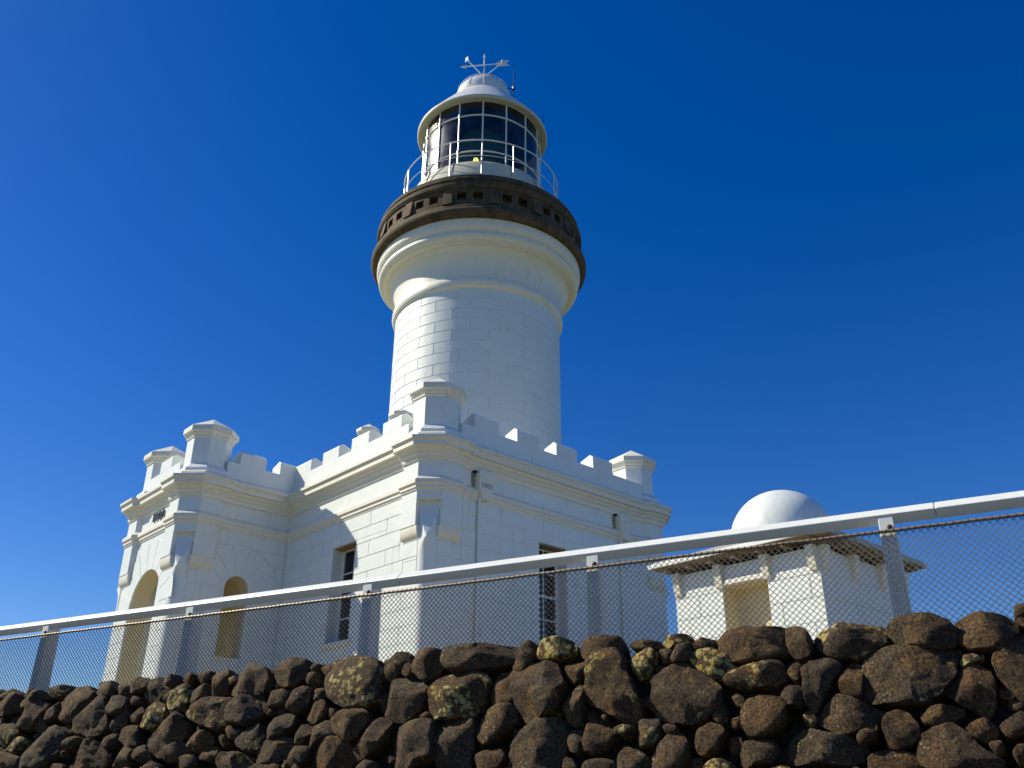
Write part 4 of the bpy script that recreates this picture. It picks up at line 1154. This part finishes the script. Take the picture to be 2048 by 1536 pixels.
 (0,[(0.25,0.64),(0.22,0.75),(0.14,0.78),(0.05,0.75),(-0,0.67),(0,0.58),(0.08,0.51),(0.16,0.49),(0.22,0.5)]),
 (0,[(0.46,0.6),(0.4,0.67),(0.32,0.69),(0.29,0.65),(0.32,0.58),(0.4,0.53),(0.45,0.55)]),
 (0,[(-0.03,0.74),(-0.08,0.78),(-0.21,0.8),(-0.33,0.79),(-0.33,0.74),(-0.24,0.68),(-0.14,0.64),(-0.06,0.68)]),
 (0,[(0,0.44),(-0.04,0.58),(-0.13,0.62),(-0.26,0.64),(-0.34,0.58),(-0.4,0.48),(-0.49,0.42),(-0.55,0.38),(-0.49,0.33),(-0.29,0.31),(-0.12,0.31),(-0.03,0.37)]),
 (0,[(-0.34,0.63),(-0.4,0.67),(-0.47,0.7),(-0.56,0.63),(-0.55,0.58),(-0.49,0.52),(-0.39,0.55)]),
 (0.2,[(-0.58,0.64),(-0.64,0.68),(-0.75,0.74),(-0.79,0.69),(-0.76,0.59),(-0.64,0.55),(-0.6,0.57)]),
 (0.1,[(1.11,0.45),(1.02,0.53),(0.93,0.62),(0.84,0.64),(0.7,0.61),(0.54,0.57),(0.45,0.52),(0.46,0.44),(0.55,0.39),(0.7,0.39),(0.94,0.39),(1.04,0.41)]),
 (0,[(0.39,0.43),(0.34,0.46),(0.22,0.48),(0.1,0.46),(0.01,0.42),(-0.02,0.34),(0.02,0.22),(0.3,0.23),(0.39,0.32)]),
 (0.6,[(1.22,0.34),(1.15,0.37),(1.06,0.38),(0.98,0.35),(1.03,0.27),(1.18,0.27)]),
 (0.2,[(-0.63,0.45),(-0.67,0.5),(-0.73,0.51),(-0.72,0.4),(-0.66,0.36)]),
 (0,[(1.34,0.47),(1.29,0.57),(1.2,0.58),(1.17,0.49),(1.19,0.42),(1.28,0.38)]),
]

from mathutils import noise as mnoise
from mathutils.geometry import intersect_point_line
def inside(p, poly):
    c = False; n = len(poly)
    for i in range(n):
        (x1, y1), (x2, y2) = poly[i], poly[i - 1]
        if (y1 > p[1]) != (y2 > p[1]) and p[0] < (x2 - x1) * (p[1] - y1) / (y2 - y1) + x1: c = not c
    return c
def edge_dist(p, poly):
    best = 9
    for i in range(len(poly)):
        a, b = Vector(poly[i - 1]), Vector(poly[i]); q = Vector(p)
        ab = b - a; t = max(0, min(1, (q - a).dot(ab) / max(1e-9, ab.length_squared)))
        best = min(best, (a + ab * t - q).length)
    return best
def round_poly(P, n):
    "soften the corners, then resample to n points"
    for c in (.11, .22):
        Q = []
        for i in range(len(P)):
            a, b = P[i], P[(i + 1) % len(P)]
            Q += [(a[0] * (1 - c) + b[0] * c, a[1] * (1 - c) + b[1] * c), (a[0] * c + b[0] * (1 - c), a[1] * c + b[1] * (1 - c))]
        P = Q
    L = [math.dist(P[i], P[(i + 1) % len(P)]) for i in range(len(P))]; T = sum(L); out = []; k = 0; acc = 0
    for i in range(n):
        t = T * i / n
        while acc + L[k] < t: acc += L[k]; k += 1
        f = (t - acc) / max(L[k], 1e-9); a, b = P[k], P[(k + 1) % len(P)]
        out.append((a[0] + (b[0] - a[0]) * f, a[1] + (b[1] - a[1]) * f))
    return out
BAT = .22                         # the face leans back as it rises
def stone(poly, lichen, seed, yoff=0, nseg=None):
    rnd = random.Random(seed)
    cx = sum(p[0] for p in poly) / len(poly); cz = sum(p[1] for p in poly) / len(poly)
    if ccw(poly) is not poly: poly = poly[::-1]
    size = (max(p[0] for p in poly) - min(p[0] for p in poly) + max(p[1] for p in poly) - min(p[1] for p in poly)) / 2
    NG_ = max(7, min(30, int(size * 46)))                 # grid cells across
    O = round_poly([(p[0] - cx, p[1] - cz) for p in poly], 160)
    O = [(x * 1.125, z * 1.125) for x, z in O]
    bnd = sorted((math.atan2(z, x), math.hypot(x, z)) for x, z in O)
    ba = [t for t, _ in bnd]; br_ = [q for _, q in bnd]
    off = Vector((rnd.uniform(0, 50), rnd.uniform(0, 50), rnd.uniform(0, 50)))
    def B(t):
        import bisect
        i = bisect.bisect(ba, t); n_ = len(ba)
        t0, r0 = (ba[i - 1], br_[i - 1]) if i else (ba[-1] - 2 * math.pi, br_[-1])
        t1, r1 = (ba[i], br_[i]) if i < n_ else (ba[0] + 2 * math.pi, br_[0])
        f = (t - t0) / max(1e-6, t1 - t0)
        return (r0 + (r1 - r0) * f) * (1 + .10 * mnoise.noise(Vector((math.cos(t) * 1.6, math.sin(t) * 1.6, 3)) + off) + .05 * mnoise.noise(Vector((math.cos(t) * 4.5, math.sin(t) * 4.5, 7)) + off))
    front = min(.155, .20 * size + .035) * rnd.uniform(.85, 1.15)
    tx, tz = rnd.uniform(-.25, .20), rnd.uniform(-.15, .22)
    ex = rnd.uniform(3.6, 8)
    facets = [(rnd.uniform(0, 6.28), rnd.uniform(.05, .75), rnd.uniform(.5, 1.5)) for _ in range(6)]
    def disp(x, y, z):
        v = Vector((x, y, z)) + off
        return mnoise.noise(v * 2.6 / (size + .12)) * .50 + mnoise.noise(v * 8) * .24 + (.32 - abs(mnoise.noise(v * 13))) * .32 + mnoise.noise(v * 30) * .17
    amp = .12 * size + .020
    def surf(rho, t):
        r_ = B(t) * rho; x, z = r_ * math.cos(t), r_ * math.sin(t)
        d = front * max(0, 1 - rho ** ex) ** (1 / ex) + (x * tx + z * tz) * (1 - rho ** 5)
        for fa, fo, fs_ in facets:          # broken flats
            h = (x * math.cos(fa) + z * math.sin(fa)) / (size * .5) - fo
            d = min(d, front * (1.0 - h * fs_))
        d = max(d, -.03)
        return (x, d + disp(x, 0, z) * amp * (.45 + .55 * (1 - rho)), z)
    vs = []; fs = []; idx = {}
    for i in range(NG_ + 1):
        for j in range(NG_ + 1):
            a_, b_ = 2 * i / NG_ - 1, 2 * j / NG_ - 1
            if a_ == 0 and b_ == 0: rho, t = 0, 0
            elif abs(a_) > abs(b_): rho = abs(a_); t = math.pi / 4 * b_ / a_ + (0 if a_ > 0 else math.pi)
            else: rho = abs(b_); t = math.pi / 2 - math.pi / 4 * a_ / b_ + (0 if b_ > 0 else math.pi)
            rho = math.sin(rho * math.pi / 2) ** .92      # crowd the samples towards the rim
            t = (t + math.pi) % (2 * math.pi) - math.pi
            idx[i, j] = len(vs); vs.append(surf(rho, t))
    for i in range(NG_):
        for j in range(NG_): fs.append((idx[i, j], idx[i, j + 1], idx[i + 1, j + 1], idx[i + 1, j]))
    rim = [(i, 0) for i in range(NG_)] + [(NG_, j) for j in range(NG_)] + [(i, NG_) for i in range(NG_, 0, -1)] + [(0, j) for j in range(NG_, 0, -1)]
    prev = [idx[q] for q in rim]
    base = [vs[q] for q in prev]
    for f, y in ((1.0, -.08), (.95, -.20), (.78, -.34)):
        cur = []
        for (x, _, z) in base:
            cur.append(len(vs)); vs.append((x * f, y + .03 * mnoise.noise(Vector((x * 9, y, z * 9)) + off), z * f))
        n_ = len(cur)
        for i in range(n_): fs.append((prev[i], prev[(i + 1) % n_], cur[(i + 1) % n_], cur[i]))
        prev = cur
    fs.append(tuple(prev))
    mb = MB().add(vs, fs)
    o = obj('stone', mb, M['rock'], SW, smooth=True, angle=50)
    o.location = (cx, .25 + BAT * (1.6 - cz) - .11 + yoff, cz)
    o.rotation_euler = (math.atan(BAT), 0, 0)
    o['lichen'] = max(0.0, lichen); o['tone'] = max(0.0, -lichen) + rnd.choice([0, 0, 0, .1, .25])
    return o
seed = 100
polys = []
for li, P in STONES:
    seed += 1
    stone(P, li if li else random.choice([.05, .1, .16, .22, .3]), seed, random.uniform(-.05, .05))
    polys.append((P, min(p[0] for p in P), max(p[0] for p in P), min(p[1] for p in P), max(p[1] for p in P)))
# smaller stones pinned into the gaps, and the courses beyond the traced stretch
top_at = lambda s: 1.60 - .03 * math.sin(s * 1.3)
rnd = random.Random(5)
fill = []
def clear(p, rmax):
    d = top_at(p[0]) - p[1]
    if d < .03: return -1
    for P, x0, x1, z0, z1 in polys:
        if p[0] < x0 - rmax or p[0] > x1 + rmax or p[1] < z0 - rmax or p[1] > z1 + rmax: continue
        if inside(p, P): return -1
        d = min(d, edge_dist(p, P))
        if d < .03: return -1
    for (x, z, r) in fill:
        d = min(d, math.hypot(p[0] - x, p[1] - z) - r)
        if d < .03: return -1
    return d
for rmin, tries in ((.26, 500), (.17, 900), (.10, 1800), (.055, 3500)):
    for _ in range(tries):
        p = (rnd.uniform(-2.4, 14.2), rnd.uniform(-.35, 1.6))
        if rmin < .1 and not (-1.2 < p[0] < 12.8 and p[1] > .15): continue
        d = clear(p, rmin * 1.6)
        if d > rmin * .88 and len(fill) < 150:
            fill.append((p[0], p[1], min(d * 1.1, rmin * 1.5)))
for x, z, r in fill:
    seed += 1
    a0 = rnd.uniform(0, 6.28); st_ = rnd.uniform(.9, 1.3); m_ = rnd.choice([4, 5, 5, 6]); P = []
    for i in range(m_):
        a = a0 + 6.283 * i / m_ + rnd.uniform(-.25, .25); q = r * rnd.uniform(.88, 1.15)
        P.append((x + q * math.cos(a) * st_, z + q * math.sin(a) / st_))
    stone(P, rnd.choice([0, 0, .1, .25, .5]) if r < .12 else rnd.choice([0, 0, .1]), seed, rnd.uniform(-.10, -.03) if r < .1 else rnd.uniform(-.04, .04))
bk = MB()
bk.loft([[(x, -.55, GROUND), (x, .02 + BAT * 3.0, GROUND), (x, .03, 1.36), (x, -.55, 1.36)] for x in (-3.6, 16.2)])
obj('rubble_core', bk, M['backing'], SW)
# foot of the wall, below everything the path shows
ft = MB()
for i in range(26):
    for k in range(2):
        x = -3.3 + i * .76 + (.38 if k else 0); z = -1.35 + k * .55
        b = bmesh.new(); bmesh.ops.create_icosphere(b, subdivisions=2, radius=1)
        vs = []
        for v in b.verts:
            p = v.co; n_ = 1 + .22 * mnoise.noise(p * 1.7 + Vector((i, k, 0)))
            vs.append((x + p.x * .40 * n_,   .10 + BAT * (1.6 - z) + p.y * .22 * n_, z + p.z * .29 * n_))
        fs = [tuple(v.index for v in f.verts) for f in b.faces]
        b.free(); ft.add(vs, fs)
o = obj('foot_stones', ft, M['rock'], SW, smooth=True, angle=80, fix=False); o['kind'] = 'stuff'
print('stones', len(STONES), 'fill', len(fill))
